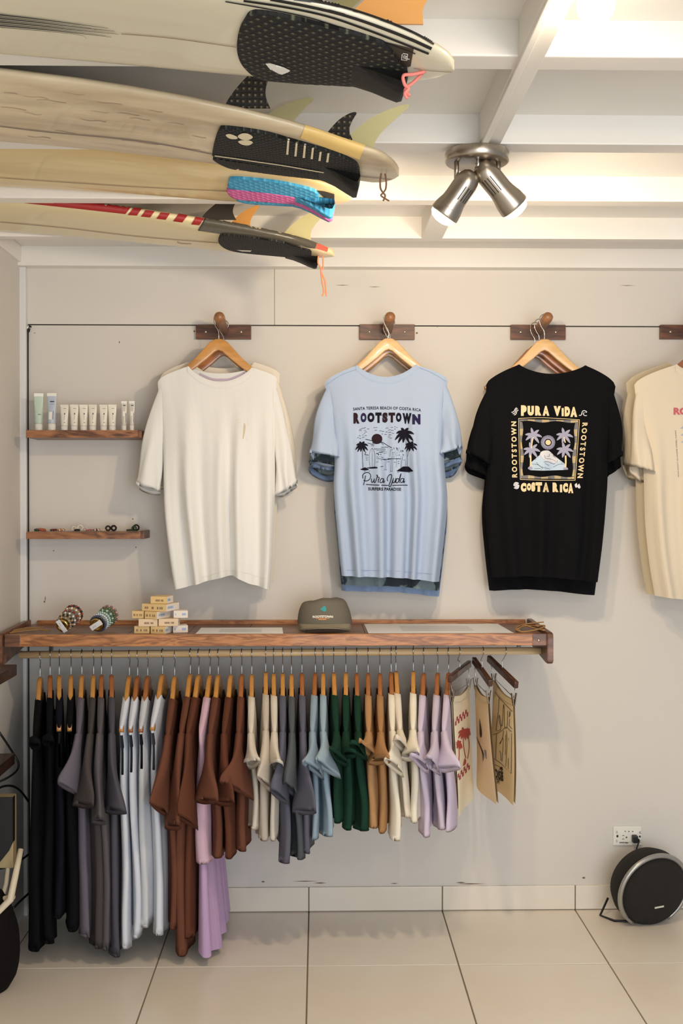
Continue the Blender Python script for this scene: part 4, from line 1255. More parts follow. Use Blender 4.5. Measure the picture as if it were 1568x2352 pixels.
def end_panel(x0, x1):
    prof = [(-.0008, zr_ + .002), (YF - .002, ya + .004), (YF - .012, ya), (YF - .016, ya - .012), (YF - .016, yb_ - .046), (YF - .006, yb_ - .056), (YF + .03, yb_ - .056), (-.10, yb_ - .034), (-.0008, yb_ - .03)]
    n = len(prof)
    V = [(x, y, z) for x in (x0, x1) for y, z in prof]
    Fc = [tuple(range(n))[::-1], tuple(range(n, 2 * n))] + [(i, (i + 1) % n, n + (i + 1) % n, n + i) for i in range(n)]
    bm = bmesh.new()
    vs = [bm.verts.new(v) for v in V]
    for f in Fc: bm.faces.new([vs[i] for i in f])
    bmesh.ops.recalc_face_normals(bm, faces=bm.faces[:])
    bmesh.ops.bevel(bm, geom=bm.edges[:], offset=.002, segments=2, affect='EDGES')
    bm.verts.index_update()
    o = mk('end_panel', [v.co.copy() for v in bm.verts], [tuple(v.index for v in f.verts) for f in bm.faces], M_TRAYD, tray, smooth=False)
    bm.free()
    return o


xe = P(1258, 1470, YF).x
end_panel(xe - .004, xe + .014)
end_panel(xl_ - .022, xl_ - .003)
mk('screw', *lathe([(.004, 0), (.004, .0008), (.002, .0018), (0, .002)], axisM(Vector((P(1237, 1471, YF).x, YF - .0012, P(1237, 1471, YF).z)), (0, -1, 0)), 12), M_SCREW, tray)
YH = -.24
ra = P(46, 1504, YH); rb = P(1226, 1494.5, YH)
rail = mk('clothes_rail', *tube([ra, ra.lerp(rb, .5), Vector((xe - .002, YH, rb.z))], .0118, 20), M_RAIL)
tag(rail, 'round pale wooden clothes rail under the tray shelf', 'clothes rail')
for t in (.06, .97):
    p = ra.lerp(rb, t)
    mk('rail_bracket', *box(p.x - .006, p.x + .006, YH - .004, YH + .004, p.z + .009, zt_ - .013, .001), M_DARKW, rail, smooth=False)

# ------------------------------------------------------------------ clothes on the rail
def fab(n, c, **k): return fabric('cloth_' + n, c, **k)


C_BLK = fab('rail_black', (14, 14, 17)); C_NVY = fab('rail_navy', (19, 20, 30))
C_MAU = fab('grey_mauve', (104, 98, 108)); C_GRY = fab('warm_grey', (92, 88, 90)); C_CHA = fab('charcoal', (82, 80, 88)); C_TAU = fab('dark_taupe', (74, 68, 66))
C_WHT = fab('cool_white', (214, 218, 226)); C_WH2 = fab('grey_white', (202, 204, 208))
C_BRN = fab('chestnut', (106, 66, 50)); C_BR2 = fab('chestnut_dark', (96, 57, 41))
C_PNK = fab('rib_pink', (222, 186, 202), rib=240); C_LIL = fab('rib_lilac', (200, 168, 206), rib=240)
C_CRM = fab('oat', (214, 204, 188)); C_GRE = fab('greige', (196, 184, 168))
C_SLT = fab('slate', (94, 94, 106)); C_SL2 = fab('slate_green', (86, 90, 94))
C_BLU = fab('dusty_blue', (142, 160, 174)); C_BL2 = fab('dusty_blue_light', (152, 172, 184))
C_GRN = fab('bottle_green', (26, 58, 43)); C_GR2 = fab('bottle_green_dark', (26, 58, 44))
C_TAN = fab('tan', (178, 136, 94)); C_TA2 = fab('tan_dark', (168, 126, 84))
C_IVO = fab('ivory', (236, 228, 208)); C_IV2 = fab('ivory_shade', (228, 216, 196))
C_LAV = fab('lavender', (206, 192, 210)); C_LA2 = fab('lavender_grey', (198, 186, 200))

ARM = [(0, 0), (.028, -.010), (.050, -.034), (.075, -.062), (.105, -.088), (.14, -.112), (.172, -.131), (.182, -.139), (.21, -.165), (.26, -.200)]


def arm_z(a): return interp(ARM, abs(a)) - .066


def rack_garment(label, hx, tipx, body, mat, sleeve=None, tank=False, hang=M_HANGA, hlabel='', seed=0.0, skirt=None, cat='t-shirt', group='garments on the clothes rail', slant=-.35, zoff=0.0):
    """hx: hook pixel; tipx: pixel of the front shoulder; body=(x, half width, y) of the front hem; sleeve=(x, y, half width) of the front cuff."""
    H = P(hx, lerp(1504, 1494.5, (hx - 46) / 1180), YH)
    ti = P(tipx, 1680, YH - .185)
    psi = math.atan2(ti.x - H.x, .185)
    d = Vector((math.sin(psi), -math.cos(psi), 0)); pr = Vector((math.cos(psi), math.sin(psi), 0))
    hanger((H.x, YH, H.z + .0005 - zoff), psi - math.pi / 2, hang, hlabel, 'wooden hangers on the clothes rail')
    Hz = H.z - zoff
    b = P(body[0], body[2], YH - .20)
    pxm = (3.8 + YH - .2) / F_PX
    hw = body[1] * pxm
    root = empty('rack_garment', (H.x, YH, b.z), label, cat, group)
    rnd = random.Random(int(seed * 1000) + 11)
    backx = H.x - d.x * .22 + rnd.uniform(-.008, .008)
    n, m = 56, 34

    def ring(a, t):
        t = t ** 1.6
        ph = 2 * math.pi * a
        c_, s_ = math.cos(ph), math.sin(ph)
        cs = math.copysign(abs(c_) ** .62, c_)
        ss = math.copysign(abs(s_) ** .6, s_)
        if tank:
            A = interps([(0, .172), (.05, .166), (.14, .150), (.27, .178), (.45, .195), (1, .215)], t)
        else:
            A = interps([(0, .196), (.08, .192), (.2, .176), (.4, .178), (.6, .195), (1, .205)], t)
        if skirt: A = interps([(0, .17), (.15, .16), (.45, .19), (.62, .20), (1, skirt)], t)
        la = A * cs
        zt = Hz + arm_z(la) + .007
        if abs(la) < .07:
            k = abs(la) / .07
            zt = min(zt, Hz + arm_z(.07) + .007 - .030 * (1 - k * k) * (1 if s_ > 0 else .45))
        z = lerp(zt, b.z, t)
        wt = (.0095 if abs(la) < .07 else .0) if t == 0 else interps([(0, .0098), (.12, .013), (.35, lerp(.013, hw, .55)), (.7, hw * .95), (1, hw)], t)
        top = H + d * la
        xb = lerp(backx, b.x, (cs + 1) / 2)
        x = lerp(top.x, xb, sst(.05, .8, t))
        y = lerp(top.y, YH - la, sst(.05, .8, t))
        fold = t * (.006 * math.sin(9 * cs + 3.1 * seed + 1.5 * t) + .004 * math.sin(17 * cs + seed * 5)) * (1 - .6 * abs(cs) ** 6)
        if skirt: fold += .012 * sst(.3, 1, t) * math.sin(16 * cs + 2 * seed)
        x += wt * ss + fold + .004 * nz(cs * 2 + seed, t * 3, seed) * t
        if cs > .8 and t > .1:     # a soft pleat down the front edge
            x += .0045 * math.sin(6 * t + seed * 7) * sst(.1, .5, t) * (cs - .8) * 5
        z += .010 * math.sin(4 * cs + seed * 3) * t * (0 if t < .8 else (t - .8) * 5)
        return Vector((x, y, z))
    V, Fc = grid(n, m, ring, close_u=True)
    k0 = len(V) - n
    ce = sum((Vector(v) for v in V[k0:]), Vector()) / n
    for i in range(n):
        v = Vector(V[k0 + i]); V.append(Vector((lerp(v.x, ce.x, .12), v.y, v.z + .01)))
    Fc += [(k0 + i, k0 + (i + 1) % n, k0 + n + (i + 1) % n, k0 + n + i) for i in range(n)]
    if tank:   # armholes at both shoulder ends
        keep = []
        for f in Fc:
            i0 = f[0]; row, colm = i0 // n, i0 % n
            edge = min(colm, n - 1 - colm); edge2 = abs(colm - n // 2 + .5) - .5
            tt = ((row + .5) / (m - 1)) ** 1.6
            lim = 2 if tt < .12 else 1
            if row < m - 1 and .05 < tt < .22 and (edge < lim or edge2 < lim): continue
            keep.append(f)
        Fc = keep
    mk('body', V, Fc, mat, root)
    if sleeve:
        for front in (1, -1):
            if front > 0:
                e = P(sleeve[0], sleeve[1], YH - .245); hs = sleeve[2] * pxm * 1.12
            else:
                e = Vector((backx, YH + .218, P(sleeve[0], sleeve[1], YH - .235).z)); hs = .02
            tp = H + d * (.180 * front); tp.z = Hz + arm_z(.18) - .006
            L1 = .062
            tw = math.asin(min(.95, max(.05, (hs * 1.0) / L1)))
            if rnd.random() < .5: tw = -tw
            sl_ = slant * (1 if tw > 0 else 1)
            nn, mm = 30, 16

            def sf(a, t, e=e, tp=tp, tw=tw, front=front, L1=L1, hs=hs):
                ph = 2 * math.pi * a
                c_, s_ = math.cos(ph), math.sin(ph)
                ctr = tp.lerp(e, t)
                bow = math.sin(math.pi * min(t, 1)) * .012
                ctr.y -= front * bow
                la = lerp(.020, L1, sst(0, .9, t)); lb = lerp(.0105, .017, t)
                tt = tw * sst(0, 1, t)
                ux = Vector((math.sin(tt), -math.cos(tt) * front, 0)); vx = Vector((math.cos(tt), math.sin(tt), 0))
                rr_ = 1 + .10 * math.sin(3 * ph + seed * 4) * t
                off = ux * (la * c_) + vx * (lb * s_ * rr_)
                p = ctr + off
                # shoulder cap at the top, slanted cuff at the bottom
                p.z += -.03 * (1 - t) * (1 - (c_ + 1) / 2) * .6
                p.z += t ** 2 * (slant * off.x - .55 * off.y * front)
                p.x += .004 * math.sin(5 * t + seed * 3 + 2 * ph) * t
                return p
            V, Fc = grid(nn, mm, sf, close_u=True)
            V0 = list(V)
            # closed cap
            ct = sum((Vector(v) for v in V[:nn]), Vector()) / nn + Vector((0, 0, .010))
            V.append(ct); ci = len(V) - 1
            Fc += [(ci, (i + 1) % nn, i) for i in range(nn)]
            k0 = (mm - 1) * nn
            ce = sum((Vector(v) for v in V0[k0:]), Vector()) / nn
            j0 = len(V)
            for i in range(nn):
                v = Vector(V0[k0 + i]); V.append(v.lerp(ce, .08) + Vector((0, 0, .012)))
            Fc += [(k0 + i, k0 + (i + 1) % nn, j0 + (i + 1) % nn, j0 + i) for i in range(nn)]
            mk('sleeve', V, Fc, mat, root)
    return root


HA, HBk, HC = M_HANGA, M_HANGB, M_HANGC
ordn = ['first', 'second', 'third', 'fourth']
RACK = [
    # kind words, hook, tip, body, mat, sleeve, tank, hanger, cat
    ('black dress', 92, 80, (80, 19, 2178), C_BLK, (78, 1712, 14), 0, HA, 'dress', 0, 4, .006),
    ('black dress', 115, 113, (110, 18, 2172), C_BLK, (112, 1708, 13), 0, HC, 'dress', 1, 4, 0),
    ('black dress', 136, 135, (138, 14, 2112), C_NVY, None, 1, HA, 'dress', 2, 4, 0),
    ('black dress', 163, 159, (168, 18, 2130), C_BLK, None, 1, HA, 'dress', 3, 4, 0),
    ('grey long top', 188, 180, (198, 17, 2152), C_MAU, (165, 1818, 19), 0, HA, 'top', 0, 4, 0),
    ('grey long top', 215, 207, (226, 17, 2186), C_TAU, (192, 1852, 25), 0, HA, 'top', 1, 4, 0),
    ('grey long top', 233, 229, (246, 14, 2180), C_GRY, (226, 1888, 14), 0, HC, 'top', 2, 4, 0),
    ('grey long top', 256, 257, (268, 14, 2192), C_CHA, (263, 1866, 25), 0, HC, 'top', 3, 4, 0),
    ('white sleeveless dress', 297, 276, (290, 13, 2182), C_WHT, None, 1, HA, 'dress', 0, 4, .004),
    ('white sleeveless dress', 316, 297, (312, 13, 2155), C_WHT, None, 1, HC, 'dress', 1, 4, .005),
    ('white sleeveless dress', 339, 321, (337, 15, 2120), C_WH2, None, 1, HC, 'dress', 2, 4, .005),
    ('white sleeveless dress', 373, 347, (365, 14, 2146), C_WHT, None, 1, HA, 'dress', 3, 4, 0),
    ('long chestnut top', 401, 385, (398, 13, 2142), C_BRN, (370, 1864, 19), 0, HA, 'top', 0, 3, .006),
    ('long chestnut top', 437, 416, (414, 19, 2192), C_BRN, (397, 1900, 17), 0, HA, 'top', 1, 3, 0),
    ('long chestnut top', 456, 432, (434, 14, 2150), C_BR2, (433, 1892, 15), 0, HA, 'top', 2, 3, .002),
    ('short chestnut T-shirt', 501, 483, (497, 14, 1978), C_BRN, (472, 1842, 25), 0, HA, 't-shirt', 0, 3, .003),
    ('short chestnut T-shirt', 530, 514, (525, 15, 1974), C_BR2, (517, 1846, 22), 0, HA, 't-shirt', 1, 3, .003),
    ('short chestnut T-shirt', 555, 548, (558, 15, 1948), C_BRN, (546, 1818, 32), 0, HC, 't-shirt', 2, 3, .002),
    ('oat T-shirt', 578, 576, (586, 11, 1908), C_CRM, (578, 1757, 15), 0, HA, 't-shirt', 0, 3, .003),
    ('oat T-shirt', 610, 610, (604, 15, 1938), C_GRE, (611, 1803, 16), 0, HA, 't-shirt', 1, 3, -.004),
    ('oat T-shirt', 628, 630, (631, 11, 1926), C_CRM, (632, 1762, 12), 0, HA, 't-shirt', 2, 3, 0),
    ('slate grey T-shirt', 649, 649, (658, 14, 1980), C_SLT, (645, 1834, 16), 0, HA, 't-shirt', 0, 3, 0),
    ('slate grey T-shirt', 669, 670, (686, 13, 1982), C_SL2, (669, 1816, 12), 0, HA, 't-shirt', 1, 3, .003),
    ('slate grey T-shirt', 693, 695, (708, 12, 1960), C_SLT, (701, 1866, 23), 0, HC, 't-shirt', 2, 3, 0),
    ('dusty blue T-shirt', 724, 717, (725, 11, 1922), C_BLU, (722, 1772, 20), 0, HC, 't-shirt', 0, 2, 0),
    ('dusty blue T-shirt', 742, 742, (752, 13, 1926), C_BL2, (752, 1768, 24), 0, HA, 't-shirt', 1, 2, 0),
    ('bottle green T-shirt', 766, 772, (777, 15, 1896), C_GRN, (776, 1742, 17), 0, HA, 't-shirt', 0, 3, 0),
    ('bottle green T-shirt', 794, 794, (803, 15, 1900), C_GRN, (794, 1736, 19), 0, HA, 't-shirt', 1, 3, 0),
    ('bottle green T-shirt', 819, 822, (832, 16, 1907), C_GR2, (824, 1728, 16), 0, HC, 't-shirt', 2, 3, .002),
    ('tan T-shirt', 845, 846, (858, 15, 1910), C_TAN, (842, 1724, 18), 0, HC, 't-shirt', 0, 2, .002),
    ('tan T-shirt', 872, 874, (881, 13, 1912), C_TA2, (872, 1750, 19), 0, HC, 't-shirt', 1, 2, .003),
    ('ivory T-shirt', 898, 901, (910, 14, 1925), C_IVO, (907, 1766, 20), 0, HC, 't-shirt', 0, 3, 0),
    ('ivory T-shirt', 909, 918, (933, 11, 1884), C_IV2, (923, 1716, 17), 0, HA, 't-shirt', 1, 3, -.003),
    ('ivory T-shirt', 949, 948, (956, 13, 1894), C_IVO, (943, 1738, 13), 0, HA, 't-shirt', 2, 3, -.003),
    ('lavender T-shirt', 973, 965, (977, 13, 1916), C_LAV, (965, 1758, 20), 0, HC, 't-shirt', 0, 3, .003),
    ('lavender T-shirt', 1005, 997, (1010, 12, 1906), C_LA2, (994, 1762, 17), 0, HC, 't-shirt', 1, 3, .003),
    ('lavender T-shirt', 1030, 1019, (1033, 12, 1918), C_LAV, (1024, 1768, 24), 0, HC, 't-shirt', 2, 3, .003),
]
for i, (kind, hx, tx, body, mat, slv, tank, hg, cat, k, n, zo) in enumerate(RACK):
    w = ordn[k]
    rack_garment(f'{kind} on the rail, {w} of {["", "one", "two", "three", "four"][n]} from the left', hx, tx, body, mat, slv, bool(tank), hg,
                 f'wooden hanger on the rail holding the {w} {kind} from the left', .37 + i * .61, None, cat, zoff=zo)
# ribbed pink dress with a flared lilac skirt
rack_garment('ribbed pink sleeveless top hanging on the rail among chestnut tops', 482, 461, (461, 22, 1992), C_PNK, None, False, HA, 'wooden hanger on the rail holding the ribbed pink top', 5.5, None, 'top', zoff=.003)
pk = P(461, 1960, YH - .17)
lo = P(470, 2196, YH - .20); bk = P(520, 2098, YH + .20)
rt = empty('rack_skirt', (pk.x, YH, lo.z), 'ribbed lilac flared long skirt hanging below the pink top', 'skirt', 'garments on the clothes rail')


def skf(a, t):
    ph = 2 * math.pi * a
    c_, s_ = math.cos(ph), math.sin(ph)
    top = Vector((lerp(P(482, 1700, YH).x, pk.x, (c_ + 1) / 2) + .014 * s_, YH - .16 * c_, P(470, 1720, YH).z))
    f = (c_ + 1) / 2
    bx = lerp(bk.x, lo.x, f); hw = lerp(.012, .040, f)
    bot = Vector((bx + hw * s_ + .010 * math.sin(13 * c_ + 1) * (1 if s_ > 0 else .3), lerp(YH + .21, YH - .22, f), lo.z + .012 * math.sin(9 * c_) * .5))
    p = top.lerp(bot, t)
    p.x = lerp(top.x, bot.x, t ** 1.3)
    return p


mk('skirt', *grid(72, 20, skf, close_u=True), C_LIL, rt)

# ------------------------------------------------------------------ tote bags on clip hangers
def tote(hx, hpy, barA, barB, topA, topB, botA, botB, yc, dy, mat, label, hlabel, prints):
    """bar*: pixel ends of the wooden bar, top*/bot*: corner pixels of the cloth; dy: depth of the B end relative to A."""
    H = P(hx, 1496, YH)
    ya_, yb2 = yc - dy / 2, yc + dy / 2
    A = P(*barA, ya_); Bp = P(*barB, yb2)
    hg = empty('clip_hanger', H, hlabel, 'hanger', 'clip hangers holding tote bags')
    dd = (Bp - A).normalized(); up = Vector((0, 0, 1)); sd = dd.cross(up).normalized(); up2 = sd.cross(dd)
    Mx = Matrix((dd, sd, up2)).transposed().to_4x4(); Mx.translation = A
    L = (Bp - A).length
    mk('bar', *MBbox(0, L, -.007, .007, -.011, .011, .003, Mx), M_HANGD, hg, smooth=False)
    mid = A.lerp(Bp, .5)
    hk = [mid + Vector((0, 0, .010)), mid + Vector((0, 0, .03)), Vector((lerp(mid.x, H.x, .7) - .006, lerp(mid.y, H.y, .8), H.z - .028))]
    hk += [Vector((H.x, H.y, H.z)) + Vector((0, -math.cos(math.radians(t)) * .0135, math.sin(math.radians(t)) * .0135)) for t in range(-30, 200, 25)]
    mk('hook', *tube(spline(hk, 4), .0014, 6), M_STEEL, hg)
    tA = P(*topA, ya_); tB = P(*topB, yb2)
    for q_, b_ in ((tA, A), (tB, Bp)):
        mbk = MB()
        mbk.tube([b_ + dd * (.01 if b_ is A else -.01) + Vector((0, 0, -.008)), q_ + Vector((0, 0, .016)), q_ + Vector((0, 0, .006))], .0012, 6)
        mbk.build('clip_wire', M_STEEL, hg)
        mbc = MB()
        for s_ in (-1, 1):
            M2 = Matrix.Translation(q_ + Vector((0, 0, -.003)) + sd * (.0045 * s_)) @ Matrix.Rotation(math.atan2(dd.y, dd.x), 4, 'Z') @ Matrix.Rotation(.16 * s_, 4, 'X')
            mbc.box(-.006, .006, -.0012, .0012, -.018, .022, .0008, M2)
        mbc.build('clip', pm('clip_steel', (150, 140, 122), .35, 1.0), hg, smooth=False)
    mk('cross_wire', *tube([tA + Vector((0, 0, .004)), tB + Vector((0, 0, .004))], .0012, 6), M_STEEL, hg)
    bA = P(*botA, ya_); bB = P(*botB, yb2)
    root = empty('tote_bag', (bA.x, yc, min(bA.z, bB.z)), label, 'tote bag', 'canvas tote bags on clip hangers')
    objs = []

    def side(s_):
        def f(u, v):
            p = tA.lerp(tB, u).lerp(bA.lerp(bB, u), v)
            e = math.sin(math.pi * u) ** .5 if 0 < u < 1 else 0
            p = p + sd * s_ * (.003 + .006 * e * sst(0, .3, v)) + sd * (.006 * math.sin(5 * u + 3 * v + hx) * v)
            p.z -= .012 * math.sin(math.pi * u) * (1 - v) * 1.2
            return p
        return f
    mb_ = MB().add(*grid(26, 30, side(1))).add(*grid(26, 30, side(-1)))
    body = mb_.build('bag_body', mat, root)
    # folded top hem and inner pocket flap
    mk('top_hem', *grid(20, 3, lambda u, v: side(-1 if (sd.y > 0) else 1)(u, v * .05) + sd * (-.0015 if sd.y > 0 else .0015)), mat, root)
    bv = bvh_of(body)
    for nm, px_, m_ in prints: px_.lay(nm, m_, bv, root, off=.0012, maxe=8)
    return root


def MBbox(x0, x1, y0, y1, z0, z1, bev, M):
    V, Fc = box(x0, x1, y0, y1, z0, z1, bev)
    return [M @ Vector(v) for v in V], Fc


M_CANV = fabric('canvas_cream', (240, 228, 200)); M_CANV2 = fabric('canvas_tan', (228, 204, 168)); M_CANV3 = fabric('canvas_straw', (234, 212, 168))
M_WINE = pm('print_wine', (168, 66, 78), .7); M_INK = pm('print_ink', (40, 34, 30), .7); M_BRICK = pm('print_brick', (176, 72, 60), .7)
E = lambda: Px(980, 1460, 5.227)
q1, q2 = E(), E()
for (xa, ya1, xb_, yb1) in ((318, 1040, 492, 905), (330, 1740, 512, 1540)):
    for j in range(5):
        t0, t1 = j / 5, (j + 1) / 5
        for r_ in range(2):
            o_ = .5 * r_ / 5
            xa_, xb2 = lerp(xa, xb_, t0 + o_), lerp(xa, xb_, t0 + o_ + .1)
            yl_, yr_ = lerp(ya1, yb1, t0 + o_), lerp(ya1, yb1, t0 + o_ + .1)
            q1.poly([(xa_, yl_ - 34 + 42 * r_), (xb2, yr_ - 34 + 42 * r_), (xb2, yr_ + 12 + 46 * r_), (xa_, yl_ + 12 + 46 * r_)])
for x, y, r in ((378, 1290, 72), (435, 1150, 100), (488, 1140, 60)):
    palm(q2, x, y, r, 26, [(150, .7, .6), (100, .7, .2), (50, .7, .3), (10, .6, .9), (-30, .6, .6), (-70, .8, .3), (-110, .8, .2), (-150, .7, .5)])
for pts, w in (([(380, 1300), (385, 1420), (378, 1560)], 9), ([(432, 1160), (438, 1330), (465, 1470)], 9), ([(490, 1150), (505, 1330), (485, 1480)], 8)): q2.stroke(pts, w)
q2.smooth([(360, 1610), (378, 1545), (400, 1570), (402, 1595)]).smooth([(432, 1560), (450, 1478), (468, 1500), (462, 1540)])
tote(1055, 1490, (1032, 1560), (1078, 1524), (1038, 1598), (1076, 1572), (1048, 1876), (1083, 1832), YH + .01, .20, M_CANV, 'cream tote bag with wine-red checks and palms, left of the three', 'dark clip hanger holding the wine-red printed tote bag', [('bag_print', q1, M_WINE), ('bag_print', q2, M_BRICK)])
q1, q2 = E(), E()
q1.smooth([(634, 995), (648, 1060), (662, 1150), (660, 1210), (645, 1220), (636, 1160), (645, 1100)])
for i in range(6): q1.stroke([(600 + i * 12, 1215 + i * 28), (640 + i * 10, 1330 + i * 22), (672, 1400 + i * 22)], 4)
q2.stroke([(692, 1370), (718, 1478)], 8).stroke([(708, 1372), (716, 1440)], 7)
tote(1109, 1490, (1088, 1516), (1126, 1570), (1092, 1570), (1122, 1600), (1096, 1800), (1138, 1848), YH + .0, -.20, M_CANV2, 'tan tote bag with a dark bird-like sketch, middle of the three', 'dark clip hanger holding the middle tote bag', [('bag_print', q1, M_INK), ('bag_print', q2, pm('print_steel', (110, 120, 132), .7))])
q1 = E()
for pts in ([(820, 680), (870, 740), (950, 830), (1028, 912)], [(870, 740), (862, 900), (842, 1060), (838, 1140), (880, 1130), (890, 1100), (868, 1000), (876, 960), (905, 1090), (920, 860), (930, 850), (935, 1080), (965, 1095), (975, 900)], [(1000, 905), (1004, 960), (990, 980), (1000, 905)], [(995, 1000), (990, 1080), (1028, 1120)], [(800, 1190), (880, 1155), (955, 1100), (1000, 1140), (1028, 1150)], [(1022, 1170), (1015, 1656), (890, 1530), (800, 1470)], [(838, 1180), (830, 1480)], [(925, 1140), (910, 1230), (880, 1290), (885, 1290), (915, 1230), (918, 1320), (905, 1510)], [(950, 1190), (945, 1430)], [(960, 1140), (966, 1300), (950, 1570)], [(985, 1230), (990, 1290), (985, 1230)], [(875, 1380), (890, 1410), (895, 1500)], [(980, 1470), (978, 1600)], [(800, 1540), (870, 1570), (905, 1600)], [(800, 1690), (860, 1730), (915, 1745)]):
    q1.stroke(pts, 5, sm=len(pts) > 4)
q1.text('PARADISE', 690, 920, 1590, 1700, bold=.04, skew=95)
q1.text('BEACH', 760, 872, 1700, 1760, bold=.02, skew=50)
palm(q1, 897, 1590, 32, 14, [(150, .7, .6), (100, .7, .2), (40, .7, .3), (-20, .6, .6), (-160, .7, .5)])
q1.stroke([(897, 1590), (908, 1660), (914, 1740)], 9)
tote(1161, 1490, (1122, 1512), (1186, 1574), (1134, 1560), (1180, 1606), (1126, 1798), (1182, 1850), YH - .0, -.22, M_CANV3, 'straw tote bag with black line lettering, rightmost of the three', 'dark clip hanger holding the rightmost tote bag', [('bag_print', q1, M_INK)])

# ------------------------------------------------------------------ small wall shelves
def wall_shelf(px0, px1, py0, py1, dep, label, flip=False):
    a = P(px0, py1, -dep); b = P(px1, py0, -dep)
    r = empty('wall_shelf', ((a.x + b.x) / 2, 0, a.z), label, 'shelf', 'small walnut wall shelves')
    mk('board', *box(a.x, b.x - .012, -dep, -.0005, a.z, b.z, .0015), M_SHELFW, r, smooth=False)
    mk('end_strip', *box(b.x - .0118, b.x, -dep, -.0005, a.z - .0005, b.z + (.004 if flip else .0005), .002), M_WALNUT, r, smooth=False)
    return b.z, b.x


zs1, xe1 = wall_shelf(60, 325, 988, 1005, .15, 'upper walnut wall shelf carrying cosmetic tubes')
zs2, xe2 = wall_shelf(60, 331, 1222, 1238, .125, 'lower walnut wall shelf carrying rings and bracelets', True)
M_TUBEG = pm('tube_green', (190, 208, 190), .35); M_TUBEB = pm('tube_blue_grey', (184, 194, 206), .35); M_TUBEW = pm('tube_cream', (232, 226, 210), .35)
M_CAPW = pm('tube_cap', (238, 236, 228), .3); M_CLEAR = pm('tube_pearl', (206, 202, 190), .2)
M_PRT = pm('tube_print', (70, 70, 74), .6); M_PRG = pm('tube_print_grey', (150, 150, 146), .6)


def sq_tube(px, w, h, mat, label, prints, y=-.085, rot=0.0):
    c = P(px, 985, y); r = w / 2
    M = Matrix.Translation((c.x, y, zs1 + .0004)) @ Matrix.Rotation(rot, 4, 'Z')
    root = empty('cosmetic_tube', (c.x, y, zs1), label, 'tube', 'cosmetic tubes on the upper wall shelf')
    ch = h * .2
    mk('cap', *lathe([(0, 0), (r * .78, 0), (r * .80, .002), (r * .82, ch), (0, ch)], M, 20), M_CAPW, root)

    def f(a, t):
        ph = 2 * math.pi * a
        k = sst(0, 1, t)
        return M @ Vector((lerp(r * .86, r, k) * math.cos(ph), lerp(r * .86, .0016, k) * math.sin(ph), lerp(ch + .0004, h * .92, t)))
    V, Fc = grid(24, 10, f, close_u=True)
    b_ = mk('body', V, Fc, mat, root)
    mk('crimp', *MBbox(-r, r, -.0014, .0014, h * .915, h, .0004, M), M_CAPW if mat is not M_TUBEW else mat, root, smooth=False)
    for (u0, u1, z0, z1, m_) in prints:
        zz = lambda t: lerp(z0, z1, t)
        def pf(a, t, u0=u0, u1=u1):
            z = zz(t); k = sst(0, 1, (z * h - ch) / (h * .92 - ch))
            x = lerp(u0, u1, a) * lerp(r * .86, r, k); dd = lerp(r * .86, .0016, k)
            yv = dd * math.sqrt(max(0, 1 - (x / lerp(r * .86, r, k)) ** 2))
            return M @ Vector((x, -yv - .0005, z * h))
        mk('print', *grid(5, 4, pf), m_, b_)
    return root


sq_tube(89, .030, .124, M_TUBEG, 'tall pale green cosmetic tube, first on the upper shelf', [(-.1, .6, .42, .45, M_PRG)], rot=.15)
sq_tube(119, .031, .125, M_TUBEB, 'tall grey-blue cosmetic tube, second on the upper shelf', [(-.3, .6, .76, .79, M_PRT), (-.2, .6, .70, .715, M_PRG), (.5, .6, .3, .52, M_PRT), (-.5, .3, .3, .5, M_CAPW)], rot=-.1)
nm6 = ['first', 'second', 'third', 'fourth', 'fifth', 'sixth']
for i, px in enumerate((148, 170.5, 192, 213, 238, 258)):
    sq_tube(px, .027, .087, M_TUBEW, f'small cream cosmetic tube, {nm6[i]} of the six small ones from the left', [(.05, .3, .62, .68, M_PRT), (.12, .2, .42, .6, M_PRG), (-.2, .5, .84, .86, M_PRG), (.1, .5, .3, .33, M_PRG)], y=-.085 - .004 * (i % 2), rot=.1 * (i % 3 - 1))
for i, px in enumerate((285, 303)):
    sq_tube(px, .0185, .099, M_CLEAR, ['slim pearly cosmetic tube, left of the two at the shelf end', 'slim pearly cosmetic tube, right of the two at the shelf end'][i], [(-.3, .6, .84, .87, M_PRT), (.6, .75, .3, .6, M_PRT), (-.4, .4, .5, .66, M_CAPW)])


def bead_ring(c, axis, R, rb, n, cols, name, label, group, squash=1.0):
    """Bracelet or ring of beads round the given axis, beads alternating between the colours."""
    M = axisM(Vector(c), axis)
    per = {i: MB() for i in range(len(cols))}
    for k in range(n):
        a = 2 * math.pi * k / n
        p = M @ Vector((R * math.cos(a), R * math.sin(a), 0))
        pr = [(rb * math.sin(math.pi * j / 5) + 1e-6, -rb * squash * math.cos(math.pi * j / 5)) for j in range(6)]
        per[k % len(cols)].add(*lathe(pr, axisM(p, M.to_3x3() @ Vector((0, 0, 1))), 7))
    lowest = min(v.z for mbx in per.values() for v in mbx.V)
    root = empty(name, (c[0], c[1], lowest), label, 'bracelet', group)
    for i, m_ in enumerate(cols): per[i].build('bead', m_, root)
    mk('cord', *tube([M @ Vector((R * math.cos(2 * math.pi * k / 24), R * math.sin(2 * math.pi * k / 24), 0)) for k in range(25)], rb * .35, 5, False), M_CORD, root)
    return root


K_ = lambda n, c, r=.3: pm('bead_' + n, c, r)
BR, BG_, BW, BB, BP, BT, BO, BGY = K_('red', (150, 50, 36)), K_('dark_green', (44, 66, 48)), K_('white', (226, 220, 206)), K_('black', (22, 20, 22)), K_('pink', (206, 150, 148)), K_('tan', (176, 140, 92)), K_('orange', (196, 104, 54)), K_('grey', (120, 112, 100))
GL = 'jewellery on the lower wall shelf'
zz = zs2 + .0006


